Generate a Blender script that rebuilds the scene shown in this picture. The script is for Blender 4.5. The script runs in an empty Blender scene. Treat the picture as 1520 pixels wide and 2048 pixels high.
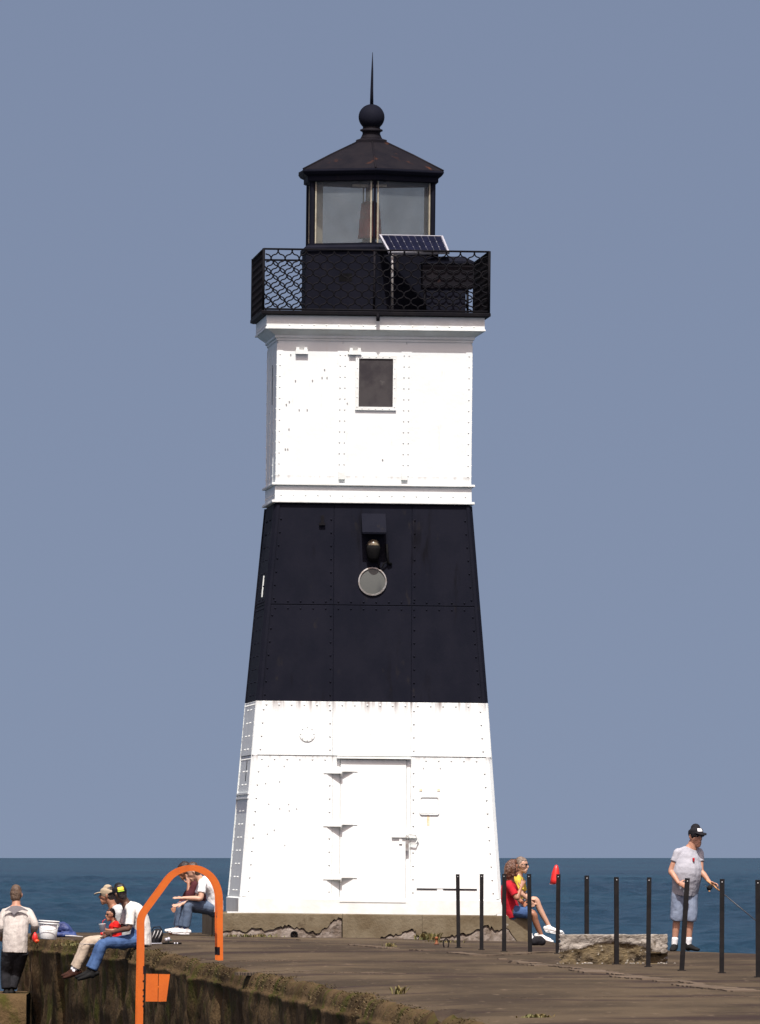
import bpy, bmesh, math, random
import numpy as np
from mathutils import Vector, Matrix

random.seed(7)
rng = np.random.default_rng(7)
S = bpy.context.scene
R = math.radians

# ------------------------------------------------------------------ camera
FPX = 24576.0                     # focal length in photo pixels (432 mm equivalent)
EYE = 1.35                        # eye above the pier deck
PITCH = math.atan(684.0 / FPX)
cam = bpy.data.objects.new('camera', bpy.data.cameras.new('camera'))
S.collection.objects.link(cam)
cam.data.sensor_fit = 'VERTICAL'
cam.data.sensor_height = 36.0
cam.data.sensor_width = 36.0
cam.data.lens = 432.0
cam.data.clip_start = 1.0
cam.data.clip_end = 60000.0
cam.location = (0, 0, EYE)
cam.rotation_euler = (math.pi / 2 + PITCH, 0, 0)
S.camera = cam

# ------------------------------------------------------------------ sky, sun, exposure
SUN_EL, SUN_AZ = 60.0, -0.7        # azimuth: degrees to the right of the line behind the camera
DUST, OZ, LIFT = 4.0, 4.5, 0.27
w = bpy.data.worlds.new('World'); S.world = w; w.use_nodes = True
nt = w.node_tree
bg = nt.nodes['Background']
sky = nt.nodes.new('ShaderNodeTexSky'); sky.sky_type = 'NISHITA'
sky.sun_disc = False
sky.sun_elevation = R(SUN_EL); sky.sun_rotation = R(180 - SUN_AZ)
sky.air_density = 1.0; sky.dust_density = DUST; sky.ozone_density = OZ
# the whole dome is read a few degrees higher: the clear, deep band of sky over the lake
stc = nt.nodes.new('ShaderNodeTexCoord'); lift = nt.nodes.new('ShaderNodeVectorMath'); lift.operation = 'ADD'
lift.inputs[1].default_value = (0, 0, LIFT)
nrmv = nt.nodes.new('ShaderNodeVectorMath'); nrmv.operation = 'NORMALIZE'
nt.links.new(stc.outputs['Generated'], lift.inputs[0]); nt.links.new(lift.outputs[0], nrmv.inputs[0]); nt.links.new(nrmv.outputs[0], sky.inputs[0])
tint = nt.nodes.new('ShaderNodeMix'); tint.data_type = 'RGBA'; tint.blend_type = 'MULTIPLY'
tint.inputs[0].default_value = 1.0
tint.inputs[7].default_value = (0.985, 0.78, 0.68, 1)
nt.links.new(sky.outputs[0], tint.inputs[6]); nt.links.new(tint.outputs[2], bg.inputs[0])
bg.inputs[1].default_value = 0.12
sun = bpy.data.objects.new('sun', bpy.data.lights.new('sun', 'SUN'))
S.collection.objects.link(sun)
sun.data.energy = 4.6; sun.data.angle = R(0.5); sun.data.color = (1.0, 0.975, 0.94)
sd = Vector((-math.sin(R(SUN_AZ)) * math.cos(R(SUN_EL)), math.cos(R(SUN_AZ)) * math.cos(R(SUN_EL)), -math.sin(R(SUN_EL))))
sun.rotation_euler = sd.to_track_quat('-Z', 'Y').to_euler()
sun.location = (20, -20, 60)
S.view_settings.view_transform = 'Standard'; S.view_settings.look = 'None'
S.view_settings.exposure = 0.45; S.view_settings.gamma = 1.0
S.view_settings.use_curve_mapping = False
S.cycles.caustics_reflective = False; S.cycles.caustics_refractive = False

# ------------------------------------------------------------------ helpers
def P(px, py, D):
    dx = (px - 760) / FPX; dy = (1024 - py) / FPX
    cp, sp = math.cos(PITCH), math.sin(PITCH)
    vx, vy, vz = dx, cp - dy * sp, sp + dy * cp
    k = D / vy
    return Vector((vx * k, D, EYE + vz * k))

def sstep(a, b, t):
    t = np.clip((t - a) / (b - a), 0, 1); return t * t * (3 - 2 * t)

def deck_tilt(x, d):
    return np.clip(-0.018 * (x + 1.0), -0.075, 0.035) * sstep(168, 190, d)

def G(px, py):
    z = 0.0
    for _ in range(6):
        D = (EYE - z) * FPX / max(py - 1708, 1)
        x = (px - 760) / FPX * D
        z = float(deck_tilt(x, D))
    return Vector((x, D, z))

def vnoise(x, y, seed=0):
    x = np.asarray(x, float); y = np.asarray(y, float)
    xi = np.floor(x).astype(np.int64); yi = np.floor(y).astype(np.int64)
    xf = x - xi; yf = y - yi
    u = xf * xf * (3 - 2 * xf); v = yf * yf * (3 - 2 * yf)
    def h(a, b):
        n = (a * 374761393 + b * 668265263 + seed * 974711) & 0x7fffffff
        n = ((n ^ (n >> 13)) * 1274126177) & 0x7fffffff
        return ((n ^ (n >> 16)) & 0xffff) / 65535.0
    return ((h(xi, yi) * (1 - u) + h(xi + 1, yi) * u) * (1 - v) + (h(xi, yi + 1) * (1 - u) + h(xi + 1, yi + 1) * u) * v) * 2 - 1

def fbm(x, y, oct=4, seed=0):
    r = 0; a = 0.5
    for i in range(oct):
        r = r + a * vnoise(x, y, seed + i * 17); x = x * 2.03; y = y * 2.03; a *= 0.5
    return r

class MB:
    def __init__(s): s.v = []; s.f = []; s.sm = []
    def add(s, vs, fs, smooth=False):
        o = len(s.v); s.v += [Vector(p) for p in vs]
        s.f += [tuple(i + o for i in f) for f in fs]; s.sm += [smooth] * len(fs)
    def hexa(s, c):                     # 8 corners: bottom 0-3, top 4-7
        s.add(c, [(0, 3, 2, 1), (4, 5, 6, 7), (0, 1, 5, 4), (1, 2, 6, 5), (2, 3, 7, 6), (3, 0, 4, 7)])
    def box(s, a, b):
        x0, y0, z0 = a; x1, y1, z1 = b
        s.hexa([(x0, y0, z0), (x1, y0, z0), (x1, y1, z0), (x0, y1, z0), (x0, y0, z1), (x1, y0, z1), (x1, y1, z1), (x0, y1, z1)])
    def tube(s, pts, r, seg=8, smooth=True, closed=False):
        pts = [Vector(p) for p in pts]
        rs = r if isinstance(r, (list, tuple)) else [r] * len(pts)
        n = len(pts); rings = []; up = None
        for i, p in enumerate(pts):
            t = (pts[min(i + 1, n - 1)] - pts[max(i - 1, 0)]).normalized()
            if up is None:
                up = Vector((0, 0, 1)) if abs(t.z) < 0.9 else Vector((1, 0, 0))
            a = (up - t * up.dot(t)).normalized(); b = t.cross(a); up = a
            rings.append([p + (a * math.cos(2 * math.pi * k / seg) + b * math.sin(2 * math.pi * k / seg)) * rs[i] for k in range(seg)])
        s.rings(rings, smooth)
    def rings(s, rings, smooth=True):
        seg = len(rings[0]); vs = [v for q in rings for v in q]; fs = []
        for i in range(len(rings) - 1):
            for k in range(seg):
                k2 = (k + 1) % seg
                fs.append((i * seg + k, i * seg + k2, (i + 1) * seg + k2, (i + 1) * seg + k))
        o = len(s.v); s.add(vs, fs, smooth)
        s.f.append(tuple(o + k for k in reversed(range(seg)))); s.sm.append(False)
        l = (len(rings) - 1) * seg
        s.f.append(tuple(o + l + k for k in range(seg))); s.sm.append(False)
    def lathe(s, prof, c=(0, 0, 0), seg=24, smooth=True, ang=0.0):
        c = Vector(c)
        s.rings([[c + Vector((r * math.cos(2 * math.pi * k / seg + ang), r * math.sin(2 * math.pi * k / seg + ang), z)) for k in range(seg)] for r, z in prof], smooth)
    def build(s, name, m, parent=None, loc=None):
        me = bpy.data.meshes.new(name)
        off = Vector(loc) if loc is not None else Vector((0, 0, 0))
        me.from_pydata([tuple(p - off) for p in s.v], [], s.f)
        me.polygons.foreach_set('use_smooth', s.sm)
        me.materials.append(m); me.update()
        o = bpy.data.objects.new(name, me); S.collection.objects.link(o)
        if loc is not None: o.location = off
        if parent is not None: o.parent = parent
        return o

def tag(o, label=None, cat=None, group=None, kind=None):
    if label: o['label'] = label
    if cat: o['category'] = cat
    if group: o['group'] = group
    if kind: o['kind'] = kind
    return o

def empty(name, loc, rot=(0, 0, 0), label=None, cat=None, group=None):
    o = bpy.data.objects.new(name, None); S.collection.objects.link(o)
    o.location = loc; o.rotation_euler = rot; o.empty_display_size = 0.1
    return tag(o, label, cat, group)

def mat(name, c1, c2=None, scale=4.0, stretch=(1, 1, 1), rough=0.6, bump=0.0, bscale=40.0, metallic=0.0, spec=0.5, layers=(), lo=0.35, hi=0.65, detail=8.0, bstretch=(1, 1, 1)):
    m = bpy.data.materials.new(name); m.use_nodes = True
    n = m.node_tree.nodes; L = m.node_tree.links
    b = n['Principled BSDF']
    b.inputs['Roughness'].default_value = rough; b.inputs['Metallic'].default_value = metallic
    b.inputs['Specular IOR Level'].default_value = spec
    tc = n.new('ShaderNodeTexCoord')
    def tex(sc, st, det=detail, rg=0.6):
        mp = n.new('ShaderNodeMapping'); mp.inputs['Scale'].default_value = st
        L.new(tc.outputs['Object'], mp.inputs[0])
        t = n.new('ShaderNodeTexNoise'); t.inputs['Scale'].default_value = sc
        t.inputs['Detail'].default_value = det; t.inputs['Roughness'].default_value = rg
        L.new(mp.outputs[0], t.inputs[0]); return t
    def ramp(t, a, bb):
        r = n.new('ShaderNodeMapRange'); r.inputs[1].default_value = a; r.inputs[2].default_value = bb
        r.interpolation_type = 'SMOOTHSTEP'
        L.new(t.outputs[0], r.inputs[0]); return r
    col = None
    if c2 is None and not layers:
        b.inputs['Base Color'].default_value = (*c1, 1)
    else:
        mx = n.new('ShaderNodeMix'); mx.data_type = 'RGBA'
        mx.inputs[6].default_value = (*c1, 1); mx.inputs[7].default_value = (*(c2 or c1), 1)
        L.new(ramp(tex(scale, stretch), lo, hi).outputs[0], mx.inputs[0]); col = mx
        for (lc, ls, lst, a, bb) in layers:
            m2 = n.new('ShaderNodeMix'); m2.data_type = 'RGBA'
            L.new(col.outputs[2], m2.inputs[6]); m2.inputs[7].default_value = (*lc, 1)
            L.new(ramp(tex(ls, lst), a, bb).outputs[0], m2.inputs[0]); col = m2
        L.new(col.outputs[2], b.inputs['Base Color'])
    if bump > 0:
        bp = n.new('ShaderNodeBump'); bp.inputs['Strength'].default_value = 1.0; bp.inputs['Distance'].default_value = bump
        L.new(tex(bscale, bstretch, 6.0).outputs[0], bp.inputs['Height']); L.new(bp.outputs[0], b.inputs['Normal'])
    return m

# ------------------------------------------------------------------ materials
M = {}
M['white'] = mat('white_paint', (0.675, 0.71, 0.70), (0.635, 0.67, 0.66), 2.0, (1, 1, 1), 0.5, 0.003, 14.0, spec=0.3,
                 layers=[((0.60, 0.585, 0.54), 5.0, (3.0, 3.0, 0.35), 0.60, 0.80), ((0.52, 0.36, 0.22), 9.0, (1.4, 1.4, 0.8), 0.765, 0.80)])
def add_drips(m, col, bands, scale=(9.0, 9.0, 0.45)):
    # run-down stains hanging below the plate joints at the given heights
    n = m.node_tree.nodes; L = m.node_tree.links; b = n['Principled BSDF']
    src = b.inputs['Base Color'].links[0].from_socket
    tc = n.new('ShaderNodeTexCoord'); sp = n.new('ShaderNodeSeparateXYZ'); L.new(tc.outputs['Object'], sp.inputs[0])
    mp = n.new('ShaderNodeMapping'); mp.inputs['Scale'].default_value = scale; L.new(tc.outputs['Object'], mp.inputs[0])
    t = n.new('ShaderNodeTexNoise'); t.inputs['Scale'].default_value = 1.0; t.inputs['Detail'].default_value = 5; L.new(mp.outputs[0], t.inputs[0])
    th = n.new('ShaderNodeMapRange'); th.inputs[1].default_value = 0.42; th.inputs[2].default_value = 0.72; L.new(t.outputs[0], th.inputs[0])
    total = None
    for (zt, ln, amt) in bands:
        r1 = n.new('ShaderNodeMapRange'); r1.inputs[1].default_value = zt - ln; r1.inputs[2].default_value = zt; L.new(sp.outputs[2], r1.inputs[0])
        r2 = n.new('ShaderNodeMath'); r2.operation = 'LESS_THAN'; r2.inputs[1].default_value = zt + 0.006; L.new(sp.outputs[2], r2.inputs[0])
        pw = n.new('ShaderNodeMath'); pw.operation = 'POWER'; pw.inputs[1].default_value = 2.2; L.new(r1.outputs[0], pw.inputs[0])
        m1 = n.new('ShaderNodeMath'); m1.operation = 'MULTIPLY'; L.new(pw.outputs[0], m1.inputs[0]); L.new(r2.outputs[0], m1.inputs[1])
        m2 = n.new('ShaderNodeMath'); m2.operation = 'MULTIPLY'; m2.inputs[1].default_value = amt; L.new(m1.outputs[0], m2.inputs[0])
        if total is None: total = m2
        else:
            ad = n.new('ShaderNodeMath'); ad.operation = 'ADD'; L.new(total.outputs[0], ad.inputs[0]); L.new(m2.outputs[0], ad.inputs[1]); total = ad
    f = n.new('ShaderNodeMath'); f.operation = 'MULTIPLY'; f.use_clamp = True; L.new(total.outputs[0], f.inputs[0]); L.new(th.outputs[0], f.inputs[1])
    mx = n.new('ShaderNodeMix'); mx.data_type = 'RGBA'; L.new(f.outputs[0], mx.inputs[0]); L.new(src, mx.inputs[6]); mx.inputs[7].default_value = (*col, 1)
    L.new(mx.outputs[2], b.inputs['Base Color'])
add_drips(M['white'], (0.16, 0.12, 0.11), [(3.436, 0.34, 1.0), (2.552, 0.14, 0.8), (7.10, 0.12, 0.6)], (15.0, 15.0, 0.5))
M['white_trim'] = mat('white_trim_paint', (0.665, 0.70, 0.69), (0.60, 0.62, 0.595), 4.0, (1, 1, 1), 0.5, 0.003, 20.0,
                 layers=[((0.45, 0.33, 0.22), 12.0, (1, 1, 1), 0.72, 0.78)])
M['black'] = mat('black_paint', (0.0062, 0.0070, 0.0125), (0.0085, 0.0090, 0.0150), 2.2, (1, 1, 0.7), 0.75, 0.002, 16.0, spec=0.05,
                 layers=[((0.024, 0.021, 0.019), 2.6, (1.6, 1.6, 0.7), 0.60, 0.80), ((0.0045, 0.0045, 0.007), 1.6, (2.5, 2.5, 0.35), 0.58, 0.74), ((0.16, 0.14, 0.13), 26.0, (1, 1, 0.4), 0.775, 0.80)])
M['black_rust'] = mat('black_paint_rusting', (0.008, 0.0075, 0.0105), (0.012, 0.0105, 0.013), 3.0, (1, 1, 1), 0.7, 0.003, 20.0, spec=0.06,
                 layers=[((0.065, 0.026, 0.014), 3.6, (1, 1, 1), 0.62, 0.76)])
M['black_iron'] = mat('black_ironwork', (0.005, 0.005, 0.007), (0.008, 0.0075, 0.009), 6.0, rough=0.7, spec=0.06,
                 layers=[((0.14, 0.055, 0.025), 7.0, (1, 1, 1), 0.70, 0.76)])
M['gap'] = mat('joint_grime', (0.60, 0.60, 0.57), (0.30, 0.29, 0.26), 3.0, rough=0.9)
M['dark'] = mat('dark_opening', (0.006, 0.006, 0.007), (0.01, 0.01, 0.01), 5.0, rough=0.95, spec=0.0)
M['board'] = mat('grimy_window_board', (0.026, 0.023, 0.026), (0.046, 0.042, 0.043), 4.0, rough=0.5, spec=0.2, layers=[((0.085, 0.08, 0.078), 5.5, (1, 1, 1), 0.62, 0.78)])
M['porthole'] = mat('clouded_porthole', (0.030, 0.034, 0.038), (0.085, 0.09, 0.085), 1.6, (1, 1, 0.5), rough=0.35, spec=0.2, lo=0.44, hi=0.56, detail=2)
M['lamp_lens'] = mat('rusty_lamp_lens', (0.17, 0.14, 0.09), (0.07, 0.05, 0.035), 11.0, rough=0.3, lo=0.42, hi=0.58)
M['beacon'] = mat('dull_red_lens', (0.26, 0.020, 0.015), (0.12, 0.012, 0.010), 5.0, rough=0.35)
M['steel'] = mat('galvanised_steel', (0.30, 0.30, 0.30), (0.20, 0.18, 0.16), 12.0, rough=0.5, metallic=0.5)
M['grid_grey'] = mat('cell_grid', (0.16, 0.16, 0.19), rough=0.5)
M['alu'] = mat('aluminium_frame', (0.42, 0.42, 0.46), (0.36, 0.36, 0.40), 9.0, rough=0.4, metallic=0.3)
M['cell'] = mat('solar_cell', (0.004, 0.005, 0.014), (0.006, 0.007, 0.02), 8.0, rough=0.3, spec=0.15)
M['cream'] = mat('cream_frame', (0.40, 0.37, 0.28), (0.30, 0.27, 0.20), 9.0, rough=0.5)
M['concrete_pale'] = mat('plinth_concrete', (0.105, 0.080, 0.047), (0.155, 0.128, 0.084), 2.2, rough=0.9, bump=0.012, bscale=22.0, spec=0.2,
                 layers=[((0.34, 0.32, 0.28), 4.5, (1, 1, 1.6), 0.66, 0.78), ((0.07, 0.05, 0.03), 3.0, (1, 1, 0.5), 0.60, 0.74)])
M['rubble'] = mat('broken_concrete', (0.11, 0.085, 0.065), (0.21, 0.18, 0.155), 7.0, rough=0.95, bump=0.03, bscale=18.0, spec=0.15,
                 layers=[((0.07, 0.055, 0.04), 9.0, (1, 1, 1), 0.58, 0.68)])
M['deck'] = mat('deck_concrete', (0.088, 0.066, 0.043), (0.046, 0.035, 0.025), 0.55, (1.0, 0.22, 1.0), 0.95, 0.02, 24.0, spec=0.05, detail=12.0, lo=0.36, hi=0.64,
                 layers=[((0.036, 0.025, 0.022), 0.5, (0.5, 0.5, 1.0), 0.50, 0.64), ((0.16, 0.12, 0.082), 7.0, (1, 0.10, 1), 0.58, 0.78), ((0.022, 0.017, 0.012), 9.0, (1, 0.2, 1), 0.63, 0.80), ((0.05, 0.048, 0.016), 1.1, (1, 0.3, 1), 0.64, 0.78), ((0.24, 0.19, 0.14), 16.0, (1, 0.3, 1), 0.73, 0.78)])
M['wall'] = mat('quay_concrete', (0.10, 0.066, 0.033), (0.042, 0.027, 0.013), 1.3, (1.0, 0.28, 0.55), 0.95, 0.05, 7.0, spec=0.05, lo=0.36, hi=0.64, detail=12.0,
                 layers=[((0.048, 0.047, 0.011), 2.6, (1, 0.5, 0.6), 0.50, 0.68), ((0.20, 0.135, 0.085), 3.0, (1, 0.5, 0.5), 0.60, 0.76), ((0.016, 0.012, 0.006), 2.6, (1, 0.6, 0.3), 0.59, 0.74), ((0.23, 0.17, 0.11), 8.0, (1, 0.7, 0.8), 0.68, 0.77)])
M['joint'] = mat('joint_mortar', (0.145, 0.11, 0.080), (0.085, 0.065, 0.047), 1.2, rough=0.95, spec=0.1)
M['block'] = mat('pitted_concrete', (0.32, 0.29, 0.255), (0.20, 0.175, 0.145), 7.0, rough=0.95, bump=0.03, bscale=14.0, spec=0.15,
                 layers=[((0.12, 0.10, 0.075), 13.0, (1, 1, 1), 0.55, 0.63), ((0.52, 0.50, 0.47), 10.0, (1, 1, 1), 0.64, 0.72)])
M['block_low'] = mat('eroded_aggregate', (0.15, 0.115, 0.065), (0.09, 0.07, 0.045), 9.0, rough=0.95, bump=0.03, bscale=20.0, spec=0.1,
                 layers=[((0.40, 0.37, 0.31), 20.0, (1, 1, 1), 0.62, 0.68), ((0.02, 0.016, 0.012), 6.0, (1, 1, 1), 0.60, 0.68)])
M['iron'] = mat('weathered_iron_post', (0.0105, 0.010, 0.011), (0.016, 0.0145, 0.0145), 9.0, rough=0.8, spec=0.08,
                 layers=[((0.06, 0.042, 0.032), 16.0, (1, 1, 0.5), 0.64, 0.74)])
M['orange'] = mat('orange_paint', (0.50, 0.100, 0.0015), (0.44, 0.084, 0.0015), 3.0, rough=0.5, bump=0.002, bscale=30.0,
                 layers=[((0.36, 0.055, 0.002), 2.0, (1, 1, 0.5), 0.50, 0.70), ((0.07, 0.025, 0.015), 9.0, (1.6, 1, 0.8), 0.665, 0.70)])
M['weed'] = mat('weed_leaf', (0.075, 0.085, 0.018), (0.14, 0.10, 0.03), 12.0, rough=0.7)
M['stuboy'] = mat('rusty_stub', (0.22, 0.07, 0.02), (0.10, 0.04, 0.02), 12.0, rough=0.8)
M['skin'] = mat('skin', (0.42, 0.22, 0.145), (0.38, 0.19, 0.12), 6.0, rough=0.55)
M['skin_pale'] = mat('pale_skin', (0.50, 0.29, 0.20), (0.44, 0.25, 0.17), 6.0, rough=0.55)
M['skin_tan'] = mat('tanned_skin', (0.30, 0.135, 0.075), (0.25, 0.11, 0.06), 6.0, rough=0.55)
M['skin_brown'] = mat('brown_skin', (0.10, 0.045, 0.025), (0.08, 0.036, 0.02), 6.0, rough=0.5)
M['denim'] = mat('blue_denim', (0.055, 0.105, 0.225), (0.036, 0.072, 0.165), 7.0, rough=0.85, bump=0.006, bscale=16.0, spec=0.2)
M['denim_pale'] = mat('washed_denim', (0.185, 0.22, 0.29), (0.14, 0.17, 0.235), 7.0, rough=0.85, bump=0.006, bscale=16.0, spec=0.2)
M['denim_grey'] = mat('faded_grey_denim', (0.085, 0.115, 0.17), (0.062, 0.09, 0.14), 7.0, rough=0.85, bump=0.006, bscale=16.0, spec=0.2)
M['tee_white'] = mat('white_cotton', (0.74, 0.74, 0.74), (0.68, 0.68, 0.69), 6.0, rough=0.85, bump=0.008, bscale=9.0, spec=0.2)
M['shirt_pat'] = mat('patterned_white_shirt', (0.64, 0.62, 0.58), (0.56, 0.54, 0.50), 6.0, rough=0.85, bump=0.008, bscale=9.0, spec=0.2,
                 layers=[((0.36, 0.33, 0.30), 38.0, (1, 1, 1), 0.58, 0.66)])
M['shirt_sheer'] = mat('pale_grey_shirt', (0.48, 0.44, 0.40), (0.40, 0.36, 0.33), 5.0, (2.5, 2.5, 1), rough=0.85, bump=0.02, bscale=8.0, spec=0.2, bstretch=(2.0, 2.0, 0.8))
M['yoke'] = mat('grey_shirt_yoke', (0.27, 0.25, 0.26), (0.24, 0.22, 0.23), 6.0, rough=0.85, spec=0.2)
M['shirt_light'] = mat('light_grey_shirt', (0.50, 0.51, 0.50), (0.42, 0.43, 0.43), 6.0, rough=0.85, bump=0.008, bscale=9.0, spec=0.2)
M['tee_grey'] = mat('heather_grey_cotton', (0.36, 0.36, 0.395), (0.31, 0.31, 0.345), 6.0, rough=0.85, bump=0.010, bscale=8.0, spec=0.2)
M['tee_red'] = mat('red_cotton', (0.42, 0.012, 0.022), (0.33, 0.01, 0.018), 6.0, rough=0.85, bump=0.008, bscale=9.0, spec=0.2)
M['kid_red'] = mat('bright_red_cotton', (0.62, 0.014, 0.012), (0.52, 0.012, 0.01), 6.0, rough=0.85, spec=0.2)
M['tee_yellow'] = mat('yellow_cotton', (0.60, 0.43, 0.06), (0.50, 0.36, 0.05), 6.0, rough=0.85, spec=0.2)
M['maroon'] = mat('maroon_cotton', (0.07, 0.016, 0.02), (0.055, 0.012, 0.016), 6.0, rough=0.85, spec=0.2)
M['khaki'] = mat('khaki_cotton', (0.42, 0.34, 0.26), (0.34, 0.275, 0.21), 6.0, rough=0.85, bump=0.008, bscale=12.0, spec=0.2)
M['black_cloth'] = mat('black_cloth', (0.010, 0.010, 0.012), (0.018, 0.018, 0.022), 6.0, rough=0.85, bump=0.006, bscale=12.0, spec=0.2)
M['grey_stripe'] = mat('grey_stripe', (0.10, 0.10, 0.11), (0.085, 0.085, 0.09), 9.0, rough=0.85)
M['shoe_white'] = mat('white_leather', (0.72, 0.71, 0.69), (0.62, 0.60, 0.57), 14.0, rough=0.5)
M['shoe_black'] = mat('black_leather', (0.008, 0.008, 0.008), (0.012, 0.012, 0.012), 14.0, rough=0.75, spec=0.1)
M['shoe_brown'] = mat('brown_leather', (0.04, 0.016, 0.010), (0.025, 0.010, 0.007), 14.0, rough=0.75, spec=0.1)
M['hair_brown'] = mat('brown_hair', (0.062, 0.030, 0.016), (0.035, 0.017, 0.010), 40.0, (1, 1, 0.3), rough=0.5, bump=0.01, bscale=50.0, bstretch=(1, 1, 0.3))
M['hair_dark'] = mat('dark_hair', (0.020, 0.010, 0.008), (0.012, 0.007, 0.006), 40.0, rough=0.5, bump=0.01, bscale=50.0)
M['hair_blond'] = mat('dark_blond_hair', (0.17, 0.105, 0.045), (0.10, 0.06, 0.028), 40.0, (1, 1, 0.3), rough=0.5, bump=0.012, bscale=50.0)
M['hair_grey'] = mat('greying_hair', (0.20, 0.145, 0.11), (0.13, 0.085, 0.06), 40.0, (1, 1, 0.3), rough=0.5, bump=0.012, bscale=50.0)
M['hair_brownish'] = mat('greyish_brown_hair', (0.115, 0.070, 0.042), (0.062, 0.036, 0.022), 40.0, (1, 1, 0.3), rough=0.6, bump=0.012, bscale=50.0)
M['hair_red'] = mat('auburn_hair', (0.105, 0.040, 0.016), (0.06, 0.022, 0.010), 30.0, rough=0.5, bump=0.015, bscale=40.0)
M['glasses'] = mat('dark_glasses', (0.006, 0.006, 0.007), rough=0.15)
M['cap_tan'] = mat('tan_cap', (0.36, 0.29, 0.20), (0.30, 0.24, 0.165), 8.0, rough=0.85, spec=0.2)
M['cap_black'] = mat('black_cap', (0.008, 0.008, 0.010), (0.013, 0.012, 0.015), 8.0, rough=0.85, spec=0.2)
M['yellow'] = mat('yellow_patch', (0.72, 0.50, 0.03), (0.60, 0.55, 0.05), 14.0, rough=0.7)
M['lime'] = mat('lime_patch', (0.35, 0.55, 0.03), rough=0.7)
M['plastic_white'] = mat('white_plastic', (0.72, 0.72, 0.70), (0.62, 0.61, 0.58), 6.0, rough=0.45)
M['blue_nylon'] = mat('blue_nylon', (0.012, 0.022, 0.10), (0.02, 0.045, 0.16), 7.0, rough=0.6, bump=0.03, bscale=9.0)
M['red'] = mat('red_paint', (0.60, 0.020, 0.014), (0.50, 0.016, 0.012), 3.0, rough=0.4)
M['orange_red'] = mat('orange_red_plastic', (0.65, 0.06, 0.01), rough=0.45)
M['cork'] = mat('cork_grip', (0.48, 0.26, 0.12), (0.38, 0.20, 0.09), 20.0, rough=0.8)
M['rod'] = mat('graphite_rod', (0.03, 0.025, 0.025), rough=0.4)
M['green_plastic'] = mat('green_plastic', (0.01, 0.06, 0.035), rough=0.4)
M['line_grey'] = mat('pale_strap', (0.42, 0.41, 0.40), rough=0.6)

def glass_mat(lo_h, hi_h):
    m = bpy.data.materials.new('salt_hazed_glass'); m.use_nodes = True
    n = m.node_tree.nodes; L = m.node_tree.links
    out = n['Material Output']; n.remove(n['Principled BSDF'])
    tr = n.new('ShaderNodeBsdfTransparent'); tr.inputs[0].default_value = (0.95, 0.94, 0.90, 1)
    df = n.new('ShaderNodeBsdfDiffuse'); df.inputs[0].default_value = (0.45, 0.48, 0.50, 1)
    gl = n.new('ShaderNodeBsdfGlossy'); gl.inputs['Roughness'].default_value = 0.05
    tc = n.new('ShaderNodeTexCoord'); no = n.new('ShaderNodeTexNoise'); no.inputs['Scale'].default_value = 3.0; no.inputs['Detail'].default_value = 6
    L.new(tc.outputs['Object'], no.inputs[0])
    mr = n.new('ShaderNodeMapRange'); mr.inputs[1].default_value = 0.3; mr.inputs[2].default_value = 0.7
    mr.inputs[3].default_value = lo_h; mr.inputs[4].default_value = hi_h
    L.new(no.outputs[0], mr.inputs[0])
    a = n.new('ShaderNodeMixShader'); L.new(mr.outputs[0], a.inputs[0]); L.new(tr.outputs[0], a.inputs[1]); L.new(df.outputs[0], a.inputs[2])
    fr = n.new('ShaderNodeFresnel'); fr.inputs[0].default_value = 1.45
    b = n.new('ShaderNodeMixShader'); fm = n.new('ShaderNodeMath'); fm.operation = 'MULTIPLY'; fm.inputs[1].default_value = 0.35; L.new(fr.outputs[0], fm.inputs[0]); L.new(fm.outputs[0], b.inputs[0]); L.new(a.outputs[0], b.inputs[1]); L.new(gl.outputs[0], b.inputs[2])
    L.new(b.outputs[0], out.inputs[0])
    return m
M['glass'] = glass_mat(0.05, 0.08); M['glass_hazy'] = glass_mat(0.26, 0.38)
M['strip_grey'] = mat('added_strip_grey', (0.20, 0.195, 0.17), (0.16, 0.155, 0.135), 6.0, rough=0.7)
M['rust_pale'] = mat('pale_rust_stain', (0.62, 0.46, 0.28), (0.70, 0.62, 0.50), 14.0, rough=0.8)

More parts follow.
